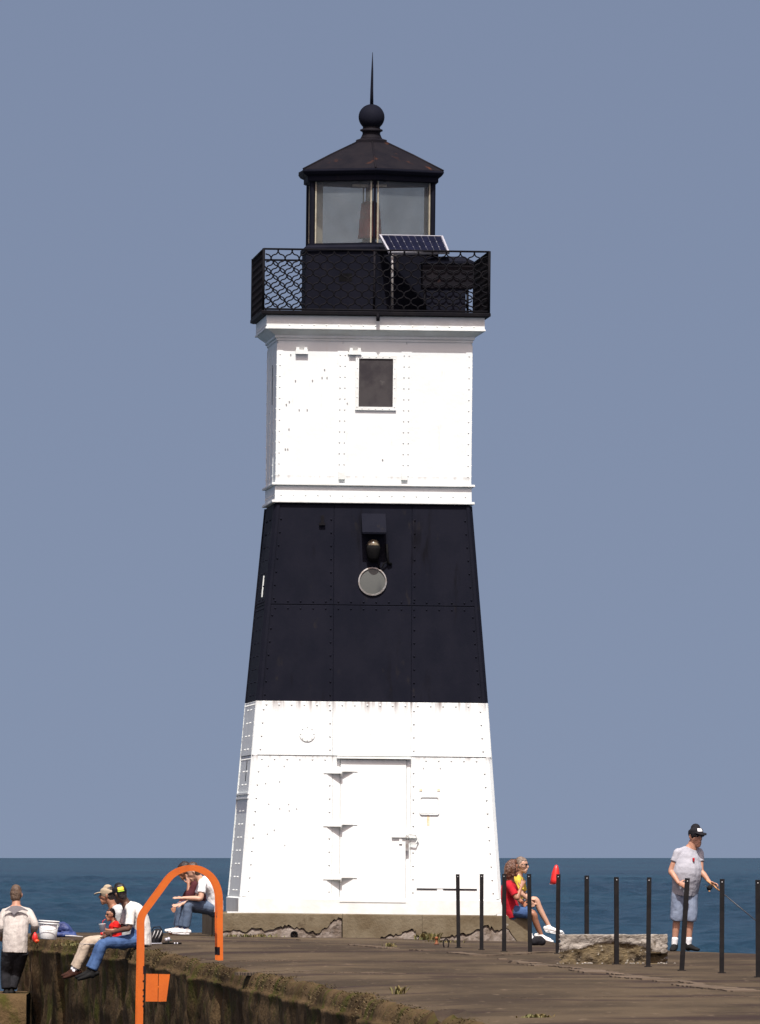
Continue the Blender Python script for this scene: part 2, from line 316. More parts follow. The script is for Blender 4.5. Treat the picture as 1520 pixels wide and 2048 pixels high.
def water_mat():
    m = bpy.data.materials.new('lake_water'); m.use_nodes = True
    n = m.node_tree.nodes; L = m.node_tree.links
    out = n['Material Output']; n.remove(n['Principled BSDF'])
    tc = n.new('ShaderNodeTexCoord')
    def tex(sc, st, det):
        mp = n.new('ShaderNodeMapping'); mp.inputs['Scale'].default_value = st
        L.new(tc.outputs['Object'], mp.inputs[0])
        t = n.new('ShaderNodeTexNoise'); t.inputs['Scale'].default_value = sc; t.inputs['Detail'].default_value = det
        L.new(mp.outputs[0], t.inputs[0]); return t
    mx = n.new('ShaderNodeMix'); mx.data_type = 'RGBA'
    mx.inputs[6].default_value = (0.0016, 0.021, 0.040, 1); mx.inputs[7].default_value = (0.0036, 0.034, 0.056, 1)  # two blues in broad patches put extra light-dark wave contrast into the colour
    mr = n.new('ShaderNodeMapRange'); mr.inputs[1].default_value = 0.38; mr.inputs[2].default_value = 0.62
    L.new(tex(0.03, (1.0, 0.10, 1), 6).outputs[0], mr.inputs[0]); L.new(mr.outputs[0], mx.inputs[0])
    bp = n.new('ShaderNodeBump'); bp.inputs['Distance'].default_value = 0.6; bp.inputs['Strength'].default_value = 1.0
    L.new(tex(0.55, (1.0, 0.8, 1), 8).outputs[0], bp.inputs['Height'])
    df = n.new('ShaderNodeBsdfDiffuse'); L.new(mx.outputs[2], df.inputs[0]); L.new(bp.outputs[0], df.inputs['Normal'])
    gl = n.new('ShaderNodeBsdfGlossy'); gl.inputs['Roughness'].default_value = 0.15; L.new(bp.outputs[0], gl.inputs['Normal'])
    fr = n.new('ShaderNodeFresnel'); fr.inputs[0].default_value = 1.33; L.new(bp.outputs[0], fr.inputs['Normal'])
    mu = n.new('ShaderNodeMath'); mu.operation = 'MULTIPLY'; mu.inputs[1].default_value = 0.40; L.new(fr.outputs[0], mu.inputs[0])
    ms = n.new('ShaderNodeMixShader'); L.new(mu.outputs[0], ms.inputs[0]); L.new(df.outputs[0], ms.inputs[1]); L.new(gl.outputs[0], ms.inputs[2])
    L.new(ms.outputs[0], out.inputs[0])
    return m
M['water'] = water_mat()

# ------------------------------------------------------------------ the lake
WATER_Z = -2.2
def build_water():
    NA = 440
    dense = np.linspace(R(-5.0), R(5.0), NA)
    coarse = np.linspace(R(5.0), R(355.0), 90)[1:-1]
    ang = np.concatenate([dense, coarse])
    near = np.array([2.0, 60.0, 180.0, 300.0])
    r1 = 390.0 * np.exp(np.linspace(0, math.log(2600.0 / 390.0), 900))
    r2 = 2600.0 * np.exp(np.linspace(0, math.log(10900.0 / 2600.0), 50))[1:]
    rad = np.concatenate([near, r1, r2])
    A, RR = np.meshgrid(ang, rad)
    X = RR * np.sin(A); Y = RR * np.cos(A); Z = np.zeros_like(X)
    for _ in range(42):
        lam = float(np.exp(rng.uniform(math.log(1.5), math.log(6.5))))
        th = rng.normal(R(80), R(42)); k = 2 * math.pi / lam
        amp = 0.0125 * lam ** 0.8
        ph = rng.uniform(0, 6.28)
        s = np.sin(k * (X * math.cos(th) + Y * math.sin(th)) + ph)
        Z += amp * (s + 0.35 * s * s)
    fade = np.clip((RR - 330) / 80, 0, 1) * np.clip((2600 - RR) / 1000, 0, 1) * (np.abs(np.mod(A + math.pi, 2 * math.pi) - math.pi) < R(5.05))
    patch = 0.75 + 0.5 * fbm(X * 0.03, Y * 0.006, 3, 5)
    Z = WATER_Z + Z * fade * patch
    nr, na = X.shape
    V = np.stack([X, Y, Z], -1).reshape(-1, 3)
    i = np.arange(nr - 1)[:, None]; j = np.arange(na)[None, :]; j2 = (j + 1) % na
    F = np.stack([i * na + j, i * na + j2, (i + 1) * na + j2, (i + 1) * na + j], -1).reshape(-1, 4)[:, ::-1]
    mesh_np('lake_water', V, F, M['water'], True, 'structure')

def mesh_np(name, V, F, m, smooth, kind=None, parent=None):
    me = bpy.data.meshes.new(name)
    me.vertices.add(len(V)); me.vertices.foreach_set('co', np.ascontiguousarray(V, np.float32).ravel())
    nf, k = F.shape
    me.loops.add(nf * k); me.loops.foreach_set('vertex_index', np.ascontiguousarray(F, np.int32).ravel())
    me.polygons.add(nf); me.polygons.foreach_set('loop_start', np.arange(0, nf * k, k, dtype=np.int32))
    me.polygons.foreach_set('loop_total', np.full(nf, k, np.int32))
    me.polygons.foreach_set('use_smooth', np.full(nf, smooth, bool))
    me.materials.append(m); me.update(calc_edges=True); me.validate()
    o = bpy.data.objects.new(name, me); S.collection.objects.link(o)
    if kind: o['kind'] = kind
    if parent is not None: o.parent = parent
    return o
build_water()

# ------------------------------------------------------------------ the pier
LD = np.array([20.0, 60.0, 97.6, 134.0, 153.0, 177.0, 188.0, 198.5]); LX = np.array([6.2, 3.2, 0.95, -0.85, -1.98, -3.28, -4.45, -5.52])
RD = np.array([20.0, 95.0, 125.0, 150.0, 160.0, 166.0, 171.0, 186.0, 206.0]); RX = np.array([15.5, 10.2, 8.2, 6.6, 5.85, 5.15, 4.15, 3.15, 2.5])
FAR_D = 206.0
def left_x(d): return np.interp(d, np.append(LD, FAR_D), np.append(LX, -5.92)) + 0.10 * vnoise(np.asarray(d) * 0.35, 0.5, 3) + 0.04 * vnoise(np.asarray(d) * 1.3, 0.5, 9)
def right_x(d): return np.interp(d, RD, RX) + 0.05 * vnoise(np.asarray(d) * 0.4, 2.5, 4)
HOLE = G(893, 2024)
def deck_z(x, d):
    z = deck_tilt(x, d) + 0.016 * fbm(x * 0.35, d * 0.16, 3, 11) + 0.006 * fbm(x * 2.0, d * 0.9, 3, 12)
    l = left_x(d)
    z = z - 0.05 * np.exp(-np.clip(x - l, 0, 9) / 0.35) * (0.6 + 0.4 * vnoise(d * 0.8, x, 21))
    q = ((x - HOLE.x + 0.03 * vnoise(x * 9, d * 3, 5)) / 0.10) ** 2 + ((d - HOLE.y) / 0.9) ** 2
    z = z - 0.10 * np.exp(-q ** 2) + 0.03 * np.exp(-((np.sqrt(q) - 1.5) / 0.35) ** 2)
    return z
def dz(x, y): return float(deck_z(np.array([x]), np.array([y]))[0])
def GZ(px, py):
    p = G(px, py); p.z = dz(p.x, p.y); return p

def build_pier():
    d = np.concatenate([np.linspace(20, 92, 60), np.linspace(92.3, FAR_D, 560)])
    u = np.linspace(0, 1, 150) ** 1.25
    Dg, U = np.meshgrid(d, u, indexing='ij')
    X = left_x(Dg) * (1 - U) + right_x(Dg) * U
    Z = deck_z(X, Dg)
    nr, na = X.shape
    i = np.arange(nr - 1)[:, None]; j = np.arange(na - 1)[None, :]
    F = np.stack([i * na + j, i * na + j + 1, (i + 1) * na + j + 1, (i + 1) * na + j], -1).reshape(-1, 4)
    mesh_np('pier_deck', np.stack([X, Dg, Z], -1).reshape(-1, 3), F, M['deck'], True, 'structure')
    # quay wall skirt round the left, far and right sides
    pts = [(X[k, 0], d[k]) for k in range(len(d))]
    fx = np.linspace(X[-1, 0], X[-1, -1], 60)[1:-1]
    pts += [(x, FAR_D) for x in fx]
    pts += [(X[k, -1], d[k]) for k in reversed(range(len(d)))]
    pts = np.array(pts)
    t = np.gradient(pts, axis=0)
    for _ in range(3): t[1:-1] = (t[:-2] + 2 * t[1:-1] + t[2:]) / 4
    t /= np.linalg.norm(t, axis=1)[:, None]
    nrm = np.stack([-t[:, 1], t[:, 0]], -1)
    prof = [(0, 0), (0.03, -0.012), (0.065, -0.04), (0.09, -0.085), (0.105, -0.14), (0.115, -0.19), (0.155, -0.197), (0.155, -0.23), (0.145, -0.27)] + [(0.15 + 0.02 * k / 24, -0.27 - 0.10 * k) for k in range(1, 30)]
    s = np.concatenate([[0], np.cumsum(np.linalg.norm(np.diff(pts, axis=0), axis=1))])
    rows = []
    z0 = deck_z(pts[:, 0], pts[:, 1])
    for (o, z) in prof:
        amt = np.clip(-z / 0.25, 0, 1)
        n1 = 0.05 * fbm(s * 0.9, np.full_like(s, z * 3.0), 3, 35) + 0.07 * np.clip((-z - 0.25) / 0.4, 0, 1) * fbm(s * 0.55, np.full_like(s, z * 1.3), 4, 31) + 0.055 * fbm(s * 2.1, np.full_like(s, z * 2.2), 3, 41) + 0.035 * vnoise(s * 3.5, np.full_like(s, z * 0.5), 51)
        groove = 0.0
        for gx, gw, gd in ((192.0, 0.35, 0.34), (181.0, 0.25, 0.10), (170.2, 0.3, 0.12), (163.0, 0.25, 0.10), (150.5, 0.3, 0.12), (141.0, 0.2, 0.10), (126.0, 0.25, 0.1)):
            groove = groove + gd * np.exp(-((pts[:, 1] - gx - z * 0.3) / gw) ** 4) * np.clip((-z - 0.2) / 0.15, 0, 1)
        off = o + n1 * amt - groove
        rows.append(np.stack([pts[:, 0] + nrm[:, 0] * off, pts[:, 1] + nrm[:, 1] * off, z0 + z + 0.0 * off], -1))
    V = np.stack(rows, 0); a, b = V.shape[:2]
    i = np.arange(a - 1)[:, None]; j = np.arange(b - 1)[None, :]
    F = np.stack([i * b + j, i * b + j + 1, (i + 1) * b + j + 1, (i + 1) * b + j], -1).reshape(-1, 4)[:, ::-1]
    mesh_np('quay_wall', V.reshape(-1, 3), F, M['wall'], True, 'structure')
build_pier()

def build_ledge():                      # lower landing beyond the corner of the quay
    xs = np.linspace(-12.0, -5.66, 70); ds = np.linspace(196.8, 201.5, 30)
    X, Dd = np.meshgrid(xs, ds)
    top = -0.895 + 0.02 * fbm(X, Dd * 0.6, 3, 61)
    V = np.stack([X, Dd, top], -1)
    rows = []
    for z in np.linspace(0, -2.6, 26):
        o = 0.08 * fbm(xs * 1.4, np.full_like(xs, z * 2 + 3), 4, 71) * min(1, -z * 5) - 0.10 * min(1, -z * 3)
        rows.append(np.stack([xs, np.full_like(xs, 196.8) + o, top[0] + z], -1))
    V2 = np.stack(rows[::-1][:-1], 0)
    V = np.concatenate([V2, V], 0); a, b = V.shape[:2]
    i = np.arange(a - 1)[:, None]; j = np.arange(b - 1)[None, :]
    F = np.stack([i * b + j, i * b + j + 1, (i + 1) * b + j + 1, (i + 1) * b + j], -1).reshape(-1, 4)
    mesh_np('lower_landing', V.reshape(-1, 3), F, M['wall'], True, 'structure')
build_ledge()

def joint(px0, py0, px1, py1, wd, h, name='expansion_joint', gaps=0.25, seed=0):
    a = G(px0, py0); b = G(px1, py1); n = 120; rr = random.Random(seed); jo = 0.0; st = True; mb = MB(); seglist = []
    side = Vector((-(b - a).y, (b - a).x, 0)).normalized()
    for k in range(n):
        if rr.random() < 0.12: st = rr.random() > gaps
        jo = jo * 0.8 + rr.uniform(-0.02, 0.02)
        if not st: continue
        t0, t1 = k / n, (k + 1) / n
        p, q = a.lerp(b, t0), a.lerp(b, t1)
        j0 = side * jo; ww = side * wd * rr.uniform(0.85, 1.1)
        hh = h * rr.uniform(0.6, 1.0)
        c = []
        for zz in (-0.03, hh):
            for pt in (p + j0 - ww, q + j0 - ww, q + j0 + ww, p + j0 + ww):
                c.append((pt.x, pt.y, dz(pt.x, pt.y) + zz))
        mb.hexa(c)
    o = mb.build(name, M['joint']); o['kind'] = 'structure'
joint(1040, 1926, 1500, 1984, 0.16, 0.016, seed=1)
joint(600, 1880, 960, 1912, 0.10, 0.016, gaps=0.45, seed=2)
joint(960, 1913, 1120, 1905, 0.10, 0.018, gaps=0.2, seed=3)
joint(900, 1998, 1520, 1994, 0.05, 0.006, gaps=0.35, seed=4)
joint(445, 1921, 640, 1923, 0.12, 0.012, gaps=0.5, seed=5)
joint(480, 1936, 800, 1948, 0.08, 0.008, gaps=0.55, seed=6)
joint(1000, 1920, 1400, 1968, 0.06, 0.016, gaps=0.6, seed=8)

# ------------------------------------------------------------------ weathered plinth
PL_D = 198.35
ROTZ = R(3.4)
ax = Vector((math.cos(ROTZ), math.sin(ROTZ), 0)); ay = Vector((-math.sin(ROTZ), math.cos(ROTZ), 0))
TC = Vector((-0.275, 201.14, 0.378))
def build_plinth():
    c = TC.copy(); c.z = 0.0
    root = empty('concrete_plinth', c, (0, 0, ROTZ), 'cracked tan concrete plinth of three blocks under the lighthouse', 'plinth')
    hx, hy = 2.52, 2.62
    def topz(u): return 0.376 - 0.0105 * (u + 0.1)
    rr = random.Random(5)
    segs = [(-hx, -0.49), (-0.485, 0.80), (0.805, hx)]
    cracks = [[(-2.52, 0.07), (-2.3, 0.11), (-2.1, 0.10), (-1.9, 0.15), (-1.7, 0.12), (-1.5, 0.18), (-1.42, 0.21), (-1.3, 0.17), (-1.15, 0.16), (-1.0, 0.10), (-0.85, 0.08), (-0.7, 0.2), (-0.62, 0.30), (-0.49, 0.31)],
              [(-0.485, -0.1), (-0.1, -0.1), (0.15, 0.02), (0.3, 0.06), (0.45, 0.05), (0.52, 0.11), (0.66, 0.14), (0.72, 0.05), (0.80, -0.06)],
              [(0.805, 0.09), (1.0, 0.05), (1.25, 0.02), (1.4, 0.05), (1.55, 0.06), (1.72, 0.14), (1.85, 0.20), (1.95, 0.15), (2.05, 0.11), (2.2, 0.14), (2.3, 0.0), (2.42, -0.1), (2.52, -0.12)]]
    for si, ((u0, u1), cr) in enumerate(zip(segs, cracks)):
        def front(u, z, o=0): return Vector((u, -hy - o, z))
        mb = MB()
        pts = []
        for (a, za), (b, zb) in zip(cr[:-1], cr[1:]):
            for k in range(4):
                t = k / 4; pts.append((a + (b - a) * t, za + (zb - za) * t + (rr.uniform(-0.03, 0.03) if 0 < k else 0)))
        pts.append(cr[-1])
        n = len(pts)
        # upper sound piece, jagged along its lower break
        vs = []; fs = []
        for (u, z) in pts:
            b = 0.012
            vs += [front(u, z, 0), front(u, topz(u) - b, 0), front(u, topz(u), -b), (u, hy, topz(u)), (u, hy, -0.3), front(u, z, -0.30)]
        for k in range(n - 1):
            for q in range(6):
                q2 = (q + 1) % 6
                fs.append((k * 6 + q, k * 6 + q2, (k + 1) * 6 + q2, (k + 1) * 6 + q))
        fs.append(tuple(reversed(range(6)))); fs.append(tuple((n - 1) * 6 + q for q in range(6)))
        fs = [tuple(reversed(f)) for f in fs]
        mb.add(vs, fs)
        mb.build('concrete_block', M['concrete_pale'], root)
        # broken lower core standing back a little behind the crack
        mb = MB(); vs = []; fs = []; m = 40; rows = 7
        for a in range(rows):
            for k in range(m):
                u = u0 + 0.012 + (u1 - u0 - 0.024) * k / (m - 1)
                zc = float(np.interp(u, [p[0] for p in pts], [p[1] for p in pts]))
                t = a / (rows - 1); z = -0.25 + (zc - 0.004 + 0.25) * t
                o = -0.01 + 0.05 * (1 - t) + 0.045 * float(fbm(np.array([u * 4.2]), np.array([z * 5.0]), 4, 80 + si)[0]) - (0.022 if a == rows - 1 else 0)
                vs.append(front(u, z, o))
        for a in range(rows - 1):
            for k in range(m - 1):
                fs.append((a * m + k, a * m + k + 1, (a + 1) * m + k + 1, (a + 1) * m + k))
        mb.add(vs, fs); mb.build('broken_face', M['rubble'], root)
    # dark socket where a drain pipe leaves the plinth
    mb = MB(); mb.lathe([(0.055, 0.0), (0.06, 0.02), (0.06, 0.10), (0.03, 0.10), (0.03, 0.03)], seg=14)
    o = mb.build('drain_hole', M['dark'], root); o.rotation_euler = (R(90), 0, 0); o.location = (-1.27, -hy + 0.03, 0.05)
    # flat cement smear and pads on top edge
    for u0, u1 in ((-2.35, -1.95), (2.02, 2.36)):
        mb = MB(); mb.box((u0, -hy + 0.02, topz(u0) + 0.0), (u1, -hy + 0.4, topz(u0) + 0.022)); mb.build('grout_pad', M['white_trim'], root)
build_plinth()

# ------------------------------------------------------------------ the lighthouse
LH = empty('lighthouse', TC, (0, R(0.6), ROTZ), 'square tapering riveted iron lighthouse painted in black and white bands', 'lighthouse')
ZT = [0.27, 3.44, 6.66]; HT = [2.105, 1.865, 1.59]
def hwT(z): return float(np.interp(z, ZT, HT)) if z <= ZT[-1] else 1.59
def hwU(z): return 1.585
def hwB(z): return 2.146
def FP(side, u, z, out, hw):
    h = hw(z) + out
    x, y = u, -h
    for _ in range(side): x, y = y, -x
    return Vector((x, y, z))
def fbox(mb, side, u0, u1, z0, z1, o0, o1, hw, ramp=None):
    f = lambda u, z, o: FP(side, u, z, o, hw)
    mb.hexa([f(u0, z0, o1), f(u1, z0, o1), f(u1, z0, o0), f(u0, z0, o0), f(u0, z1, o1), f(u1, z1, o1), f(u1, z1, o0), f(u0, z1, o0)])
def plate(mb, side, zs, ul, ur, o0, o1, hw):
    """plate with sloped side edges: ul, ur are functions of z; bevelled rim"""
    z0, z1 = zs; b = 0.006
    f = lambda u, z, o: FP(side, u, z, o, hw)
    c = [f(ul(z0), z0, o0), f(ur(z0), z0, o0), f(ur(z1), z1, o0), f(ul(z1), z1, o0),
         f(ul(z0), z0, o1 - b), f(ur(z0), z0, o1 - b), f(ur(z1), z1, o1 - b), f(ul(z1), z1, o1 - b),
         f(ul(z0) + b, z0 + b, o1), f(ur(z0) - b, z0 + b, o1), f(ur(z1) - b, z1 - b, o1), f(ul(z1) + b, z1 - b, o1)]
    fs = [(8, 9, 10, 11)]
    for k in range(4):
        k2 = (k + 1) % 4
        fs += [(k, k2, k2 + 4, k + 4), (k + 4, k2 + 4, k2 + 8, k + 8)]
    mb.add(c, fs)
def rivet(mb, side, u, z, out, hw, r=0.019, h=0.017):
    n = 6; vs = []
    for k in range(n): vs.append(FP(side, u + r * math.cos(k * math.pi * 2 / n), z + r * math.sin(k * math.pi * 2 / n), out - 0.002, hw))
    for k in range(n): vs.append(FP(side, u + 0.62 * r * math.cos(k * math.pi * 2 / n), z + 0.62 * r * math.sin(k * math.pi * 2 / n), out + h * 0.75, hw))
    vs.append(FP(side, u, z, out + h, hw))
    fs = []
    for k in range(n):
        k2 = (k + 1) % n; fs += [(k, k2, k2 + n, k + n), (k + n, k2 + n, 2 * n)]
    mb.add(vs, fs, True)
def frustum(mb, levels):
    mb.rings([[Vector((sx * h, sy * h, z)) for sx, sy in ((-1, -1), (1, -1), (1, 1), (-1, 1))] for h, z in levels], False)

DOOR = (-0.51, 0.565)
def build_tower():
    core = MB(); frustum(core, [(2.09, 0.0), (2.085, 0.27), (1.85, 3.435)]); core.build('lower_core', M['gap'], LH)
    core = MB(); frustum(core, [(1.845, 3.44), (1.572, 6.66)]); core.build('middle_core', M['black'], LH)
    core = MB(); frustum(core, [(1.565, 6.66), (1.565, 9.4)]); core.build('upper_core', M['gap'], LH)
    # base skirt
    for s in range(4):
        mb = MB(); e = 0.06
        f = lambda u, z, o: FP(s, u, z, o, hwB)
        mb.hexa([f(-2.146, 0, 0), f(2.146, 0, 0), f(2.08, 0, -0.066), f(-2.08, 0, -0.066), f(-2.146, 0.235, 0), f(2.146, 0.235, 0), f(2.08, 0.235, -0.066), f(-2.08, 0.235, -0.066)])
        g = 0.012
        mb.add([f(-2.146, 0.235, 0), f(2.146, 0.235, 0), f(2.10, 0.262, -0.046), f(-2.10, 0.262, -0.046)], [(0, 1, 2, 3)])
        mb.build('base_skirt', M['white_trim'], LH)
    T = 0.0
    tiers = [(0.262, 2.552, 'white'), (2.558, 3.436, 'white'), (3.441, 5.0, 'black'), (5.008, 6.645, 'black')]
    rv = {'white': MB(), 'black': MB()}
    sg = 0.635; gp = 0.0015
    for s in range(4):
        for ti, (z0, z1, col) in enumerate(tiers):
            lo = 0.0 if ti != 1 else 0.012
            cols = [(lambda z: -hwT(z) - lo + 0.0005, lambda z: -sg - gp), (lambda z: -sg + gp, lambda z: sg - gp), (lambda z: sg + gp, lambda z: hwT(z) + lo - 0.0005)]
            if s == 0 and ti == 0:
                cols = [cols[0], (lambda z: -sg + gp, lambda z: DOOR[0] - gp), (lambda z: DOOR[1] + gp, lambda z: sg - gp), cols[2]]
            for (a, b) in cols:
                mb = MB(); plate(mb, s, (z0, z1), a, b, -0.02, lo, hwT); mb.build('wall_plate', M[col], LH)
            # rivets along seams and corners
            z = z0 + 0.10
            while z < z1 - 0.05:
                h = hwT(z)
                us = [-h + 0.115, h - 0.115, sg + 0.045] + ([-sg - 0.045] if not (s == 0 and ti == 0) else [-sg - 0.045])
                if s in (1, 3): us += [-0.35, 0.35]
                for u in us: rivet(rv[col], s, u, z, lo, hwT)
                z += 0.215
            h = hwT(z1); u = -h + 0.15
            while u < h - 0.1:
                if not (s == 0 and ti == 0 and DOOR[0] - 0.15 < u < DOOR[1] + 0.15) and ti in (0, 1, 2):
                    rivet(rv[col], s, u, z1 - 0.055, lo, hwT, 0.019, 0.014)
                    if ti == 2: rivet(rv['black'], s, u, z1 + 0.06, 0.0, hwT)
                u += 0.205
    for s in range(4):
        for z0, z1, col in ((0.264, 3.436, 'white'), (3.442, 6.64, 'black')):
            mb = MB(); c = []
            for z in (z0, z1):
                h = hwT(z); o = 0.022
                for (x, y) in ((-h + 0.075, -h - o), (-h + 0.03, -h - o), (-h - o, -h + 0.03), (-h - o, -h + 0.075), (-h + 0.01, -h + 0.075), (-h + 0.075, -h + 0.01)):
                    for _ in range(s): x, y = y, -x
                    c.append((x, y, z))
            mb.add(c, [(0, 1, 2, 3, 4, 5)[::-1], tuple(range(6, 12))] + [(k, (k + 1) % 6, (k + 1) % 6 + 6, k + 6) for k in range(6)])
            mb.build('corner_angle', M[col], LH)
        # dark painted edge strip where black laps the white, lipped joint at z 2.56
    # ledges and mid band
    def slab(h, z0, z1, name, m, b=0.008):
        mb = MB(); frustum(mb, [(h - b, z0), (h, z0 + b), (h, z1 - b), (h - b, z1)]); return mb.build(name, m, LH)
    slab(1.648, 6.662, 6.705, 'ledge', M['white_trim'])
    slab(1.60, 6.706, 6.945, 'waist_band', M['white'])
    slab(1.650, 6.946, 6.985, 'ledge', M['white_trim'])
    su = 0.52
    for s in range(4):
        for (a, b) in ((-1.585, -su - gp), (-su + gp, su - gp), (su + gp, 1.585)):
            mb = MB(); plate(mb, s, (6.988, 9.32), lambda z: a, lambda z: b, -0.02, 0.0, hwU); mb.build('wall_plate', M['white'], LH)
        # corner straps and seam straps
        mb = MB()
        fbox(mb, s, -1.586, -1.49, 6.99, 9.25, 0.0, 0.008, hwU); fbox(mb, s, 1.49, 1.586, 6.99, 9.25, 0.0, 0.008, hwU)
        for c in (-su, su): fbox(mb, s, c - 0.085, c + 0.085, 6.99, 9.25, 0.0, 0.007, hwU)
        mb.build('seam_strap', M['white'], LH)
        z = 7.12
        while z < 9.25:
            for u in (-1.54, 1.54, -su - 0.04, -su + 0.04, su - 0.04, su + 0.04): rivet(rv['white'], s, u, z, 0.008, hwU, 0.014, 0.012)
            z += 0.178
        u = -1.5
        while u < 1.52:
            rivet(rv['white'], s, u, 6.79, 0.015, hwU, 0.016, 0.012); u += 0.2
            rivet(rv['white'], s, u - 0.1, 9.545, 0.188, hwU, 0.015, 0.012)
    o = rv['white'].build('rivets', M['white_trim'], LH); o['kind'] = 'stuff'
    o = rv['black'].build('rivets', M['black'], LH); o['kind'] = 'stuff'
    # cornice
    mb = MB(); frustum(mb, [(1.60, 9.30), (1.60, 9.335), (1.625, 9.345), (1.625, 9.385), (1.66, 9.41), (1.715, 9.45), (1.745, 9.478), (1.79, 9.482), (1.79, 9.507), (1.773, 9.512), (1.773, 9.70)])
    mb.build('cornice', M['white_trim'], LH)
    mb = MB(); frustum(mb, [(1.82, 9.703), (1.865, 9.72), (1.865, 9.765), (1.855, 9.775)]); mb.build('gallery_floor', M['black_iron'], LH)
    # small bracket boxes below the cornice
    for u in (-1.19, -0.32):
        mb = MB(); fbox(mb, 0, u - 0.10, u + 0.10, 9.08, 9.15, 0.0, 0.06, hwU); fbox(mb, 0, u - 0.09, u - 0.04, 9.15, 9.19, 0.0, 0.05, hwU); fbox(mb, 0, u + 0.04, u + 0.09, 9.15, 9.19, 0.0, 0.05, hwU)
        mb.build('bracket', M['white_trim'], LH)
    for u in (-0.52, 0.50):
        mb = MB(); fbox(mb, 0, u - 0.05, u + 0.05, 7.05, 7.17, 0.009, 0.075, hwU); mb.build('lug', M['white_trim'], LH)
    for u in (-1.22, -0.36):
        mb = MB(); fbox(mb, 0, u - 0.10, u + 0.10, 6.74, 6.84, 0.016, 0.019, hwU); mb.build('patch_plate', M['white'], LH)
    mb = MB(); mb.tube([(0.03, -1.80, 9.76), (0.03, -1.88, 9.70), (0.03, -1.87, 9.62)], 0.03); mb.build('scupper', M['black_iron'], LH)
    # window
    u0, u1, z0, z1 = -0.255, 0.30, 8.235, 9.02
    mb = MB()
    for (a, b, c, d) in ((u0 - 0.055, u1 + 0.055, z1, z1 + 0.055), (u0 - 0.055, u1 + 0.055, z0 - 0.055, z0), (u0 - 0.055, u0, z0, z1), (u1, u1 + 0.055, z0, z1)):
        fbox(mb, 0, a, b, c, d, 0.001, 0.03, hwU)
    wf = mb.build('window', M['white_trim'], LH)
    mb = MB(); fbox(mb, 0, u0, u1, z0, z1, 0.0015, 0.010, hwU); mb.build('pane', M['board'], wf)
    mb = MB()
    for k in range(6):
        t = k / 5
        for u in (u0 - 0.028, u1 + 0.028): rivet(mb, 0, u, z0 + (z1 - z0) * t, 0.03, hwU, 0.012, 0.01)
        if k < 5:
            for z in (z0 - 0.028, z1 + 0.028): rivet(mb, 0, u0 + (u1 - u0) * (k + 0.5) / 5, z, 0.03, hwU, 0.012, 0.01)
    o = mb.build('rivets', M['white_trim'], wf); o['kind'] = 'stuff'
    # slits and belt on the left side
    mb = MB(); fbox(mb, 1, 0.10, 0.17, 8.3, 8.95, 0.001, 0.006, hwU); mb.build('slit_window', M['dark'], LH)
    mb = MB(); fbox(mb, 1, 0.25, 0.31, 2.14, 2.48, 0.003, 0.008, hwT); mb.build('slit_window', M['dark'], LH)
    mb = MB(); fbox(mb, 1, 0.25, 0.30, 5.15, 5.50, 0.001, 0.02, hwT); mb.build('slit_window', M['white_trim'], LH)
    for z in (1.85, 1.92):
        mb = MB(); fbox(mb, 1, -hwT(z) + 0.01, hwT(z) - 0.01, z, z + 0.03, 0.0, 0.03, hwT); mb.build('belt_strip', M['white_trim'], LH)
    # door
    mb = MB(); plate(mb, 0, (0.215, 2.50), lambda z: DOOR[0] + 0.004, lambda z: DOOR[1] - 0.004, -0.015, 0.022, hwT)
    door = mb.build('door', M['white'], LH)
    mb = MB(); fbox(mb, 0, DOOR[0] - 0.06, DOOR[1] + 0.07, 2.515, 2.548, 0.0, 0.085, hwT); mb.build('door_lintel', M['white_trim'], LH)
    mb = MB(); fbox(mb, 0, DOOR[0], DOOR[1], 0.19, 0.213, -0.04, 0.05, hwT); mb.build('door_sill', M['white_trim'], LH)
    for z in (2.28, 1.42, 0.56):
        h = MB()
        f = lambda u, zz, o: FP(0, u, zz, o, hwT)
        def tri(pts, zt, th):
            n = len(pts); vs = [f(u, zt, o) for u, o in pts] + [f(u, zt + th, o) for u, o in pts]
            fs = [tuple(reversed(range(n))), tuple(range(n, 2 * n))] + [(k, (k + 1) % n, (k + 1) % n + n, k + n) for k in range(n)]
            h.add(vs, fs)
        tri([(-0.72, 0.0), (-0.72, 0.015), (-0.52, 0.11), (-0.50, 0.11), (-0.50, 0.0)], z - 0.01, 0.022)
        tri([(-0.49, 0.022), (-0.49, 0.10), (-0.47, 0.10), (-0.30, 0.035), (-0.30, 0.022)], z + 0.02, 0.022)
        h.tube([f(-0.495, z - 0.06, 0.085), f(-0.495, z + 0.09, 0.085)], 0.018, 8)
        fbox(h, 0, -0.78, -0.72, z - 0.008, z + 0.006, 0.0, 0.012, hwT); fbox(h, 0, -0.30, -0.23, z + 0.02, z + 0.036, 0.022, 0.032, hwT)
        h.build('hinge', M['white_trim'], door)
    f = lambda u, zz, o: FP(0, u, zz, o, hwT)
    h = MB(); fbox(h, 0, 0.33, 0.74, 1.245, 1.275, 0.023, 0.06, hwT); h.tube([f(0.60, 1.30, 0.05), f(0.72, 1.29, 0.06), f(0.76, 1.22, 0.06), f(0.72, 1.15, 0.06), f(0.62, 1.15, 0.05)], 0.013, 6)
    fbox(h, 0, 0.45, 0.50, 1.14, 1.30, 0.023, 0.04, hwT)
    h.build('latch', M['white_trim'], door)
    h = MB(); fbox(h, 0, 0.555, 0.605, 1.03, 1.20, 0.05, 0.085, hwT); h.tube([f(0.565, 1.20, 0.07), f(0.565, 1.28, 0.07), f(0.595, 1.28, 0.07), f(0.595, 1.20, 0.07)], 0.007, 6)
    h.build('padlock', M['steel'], door)
    # round cover
    f0 = f(-1.05, 2.91, 0.012)
    cov = MB(); n = 20
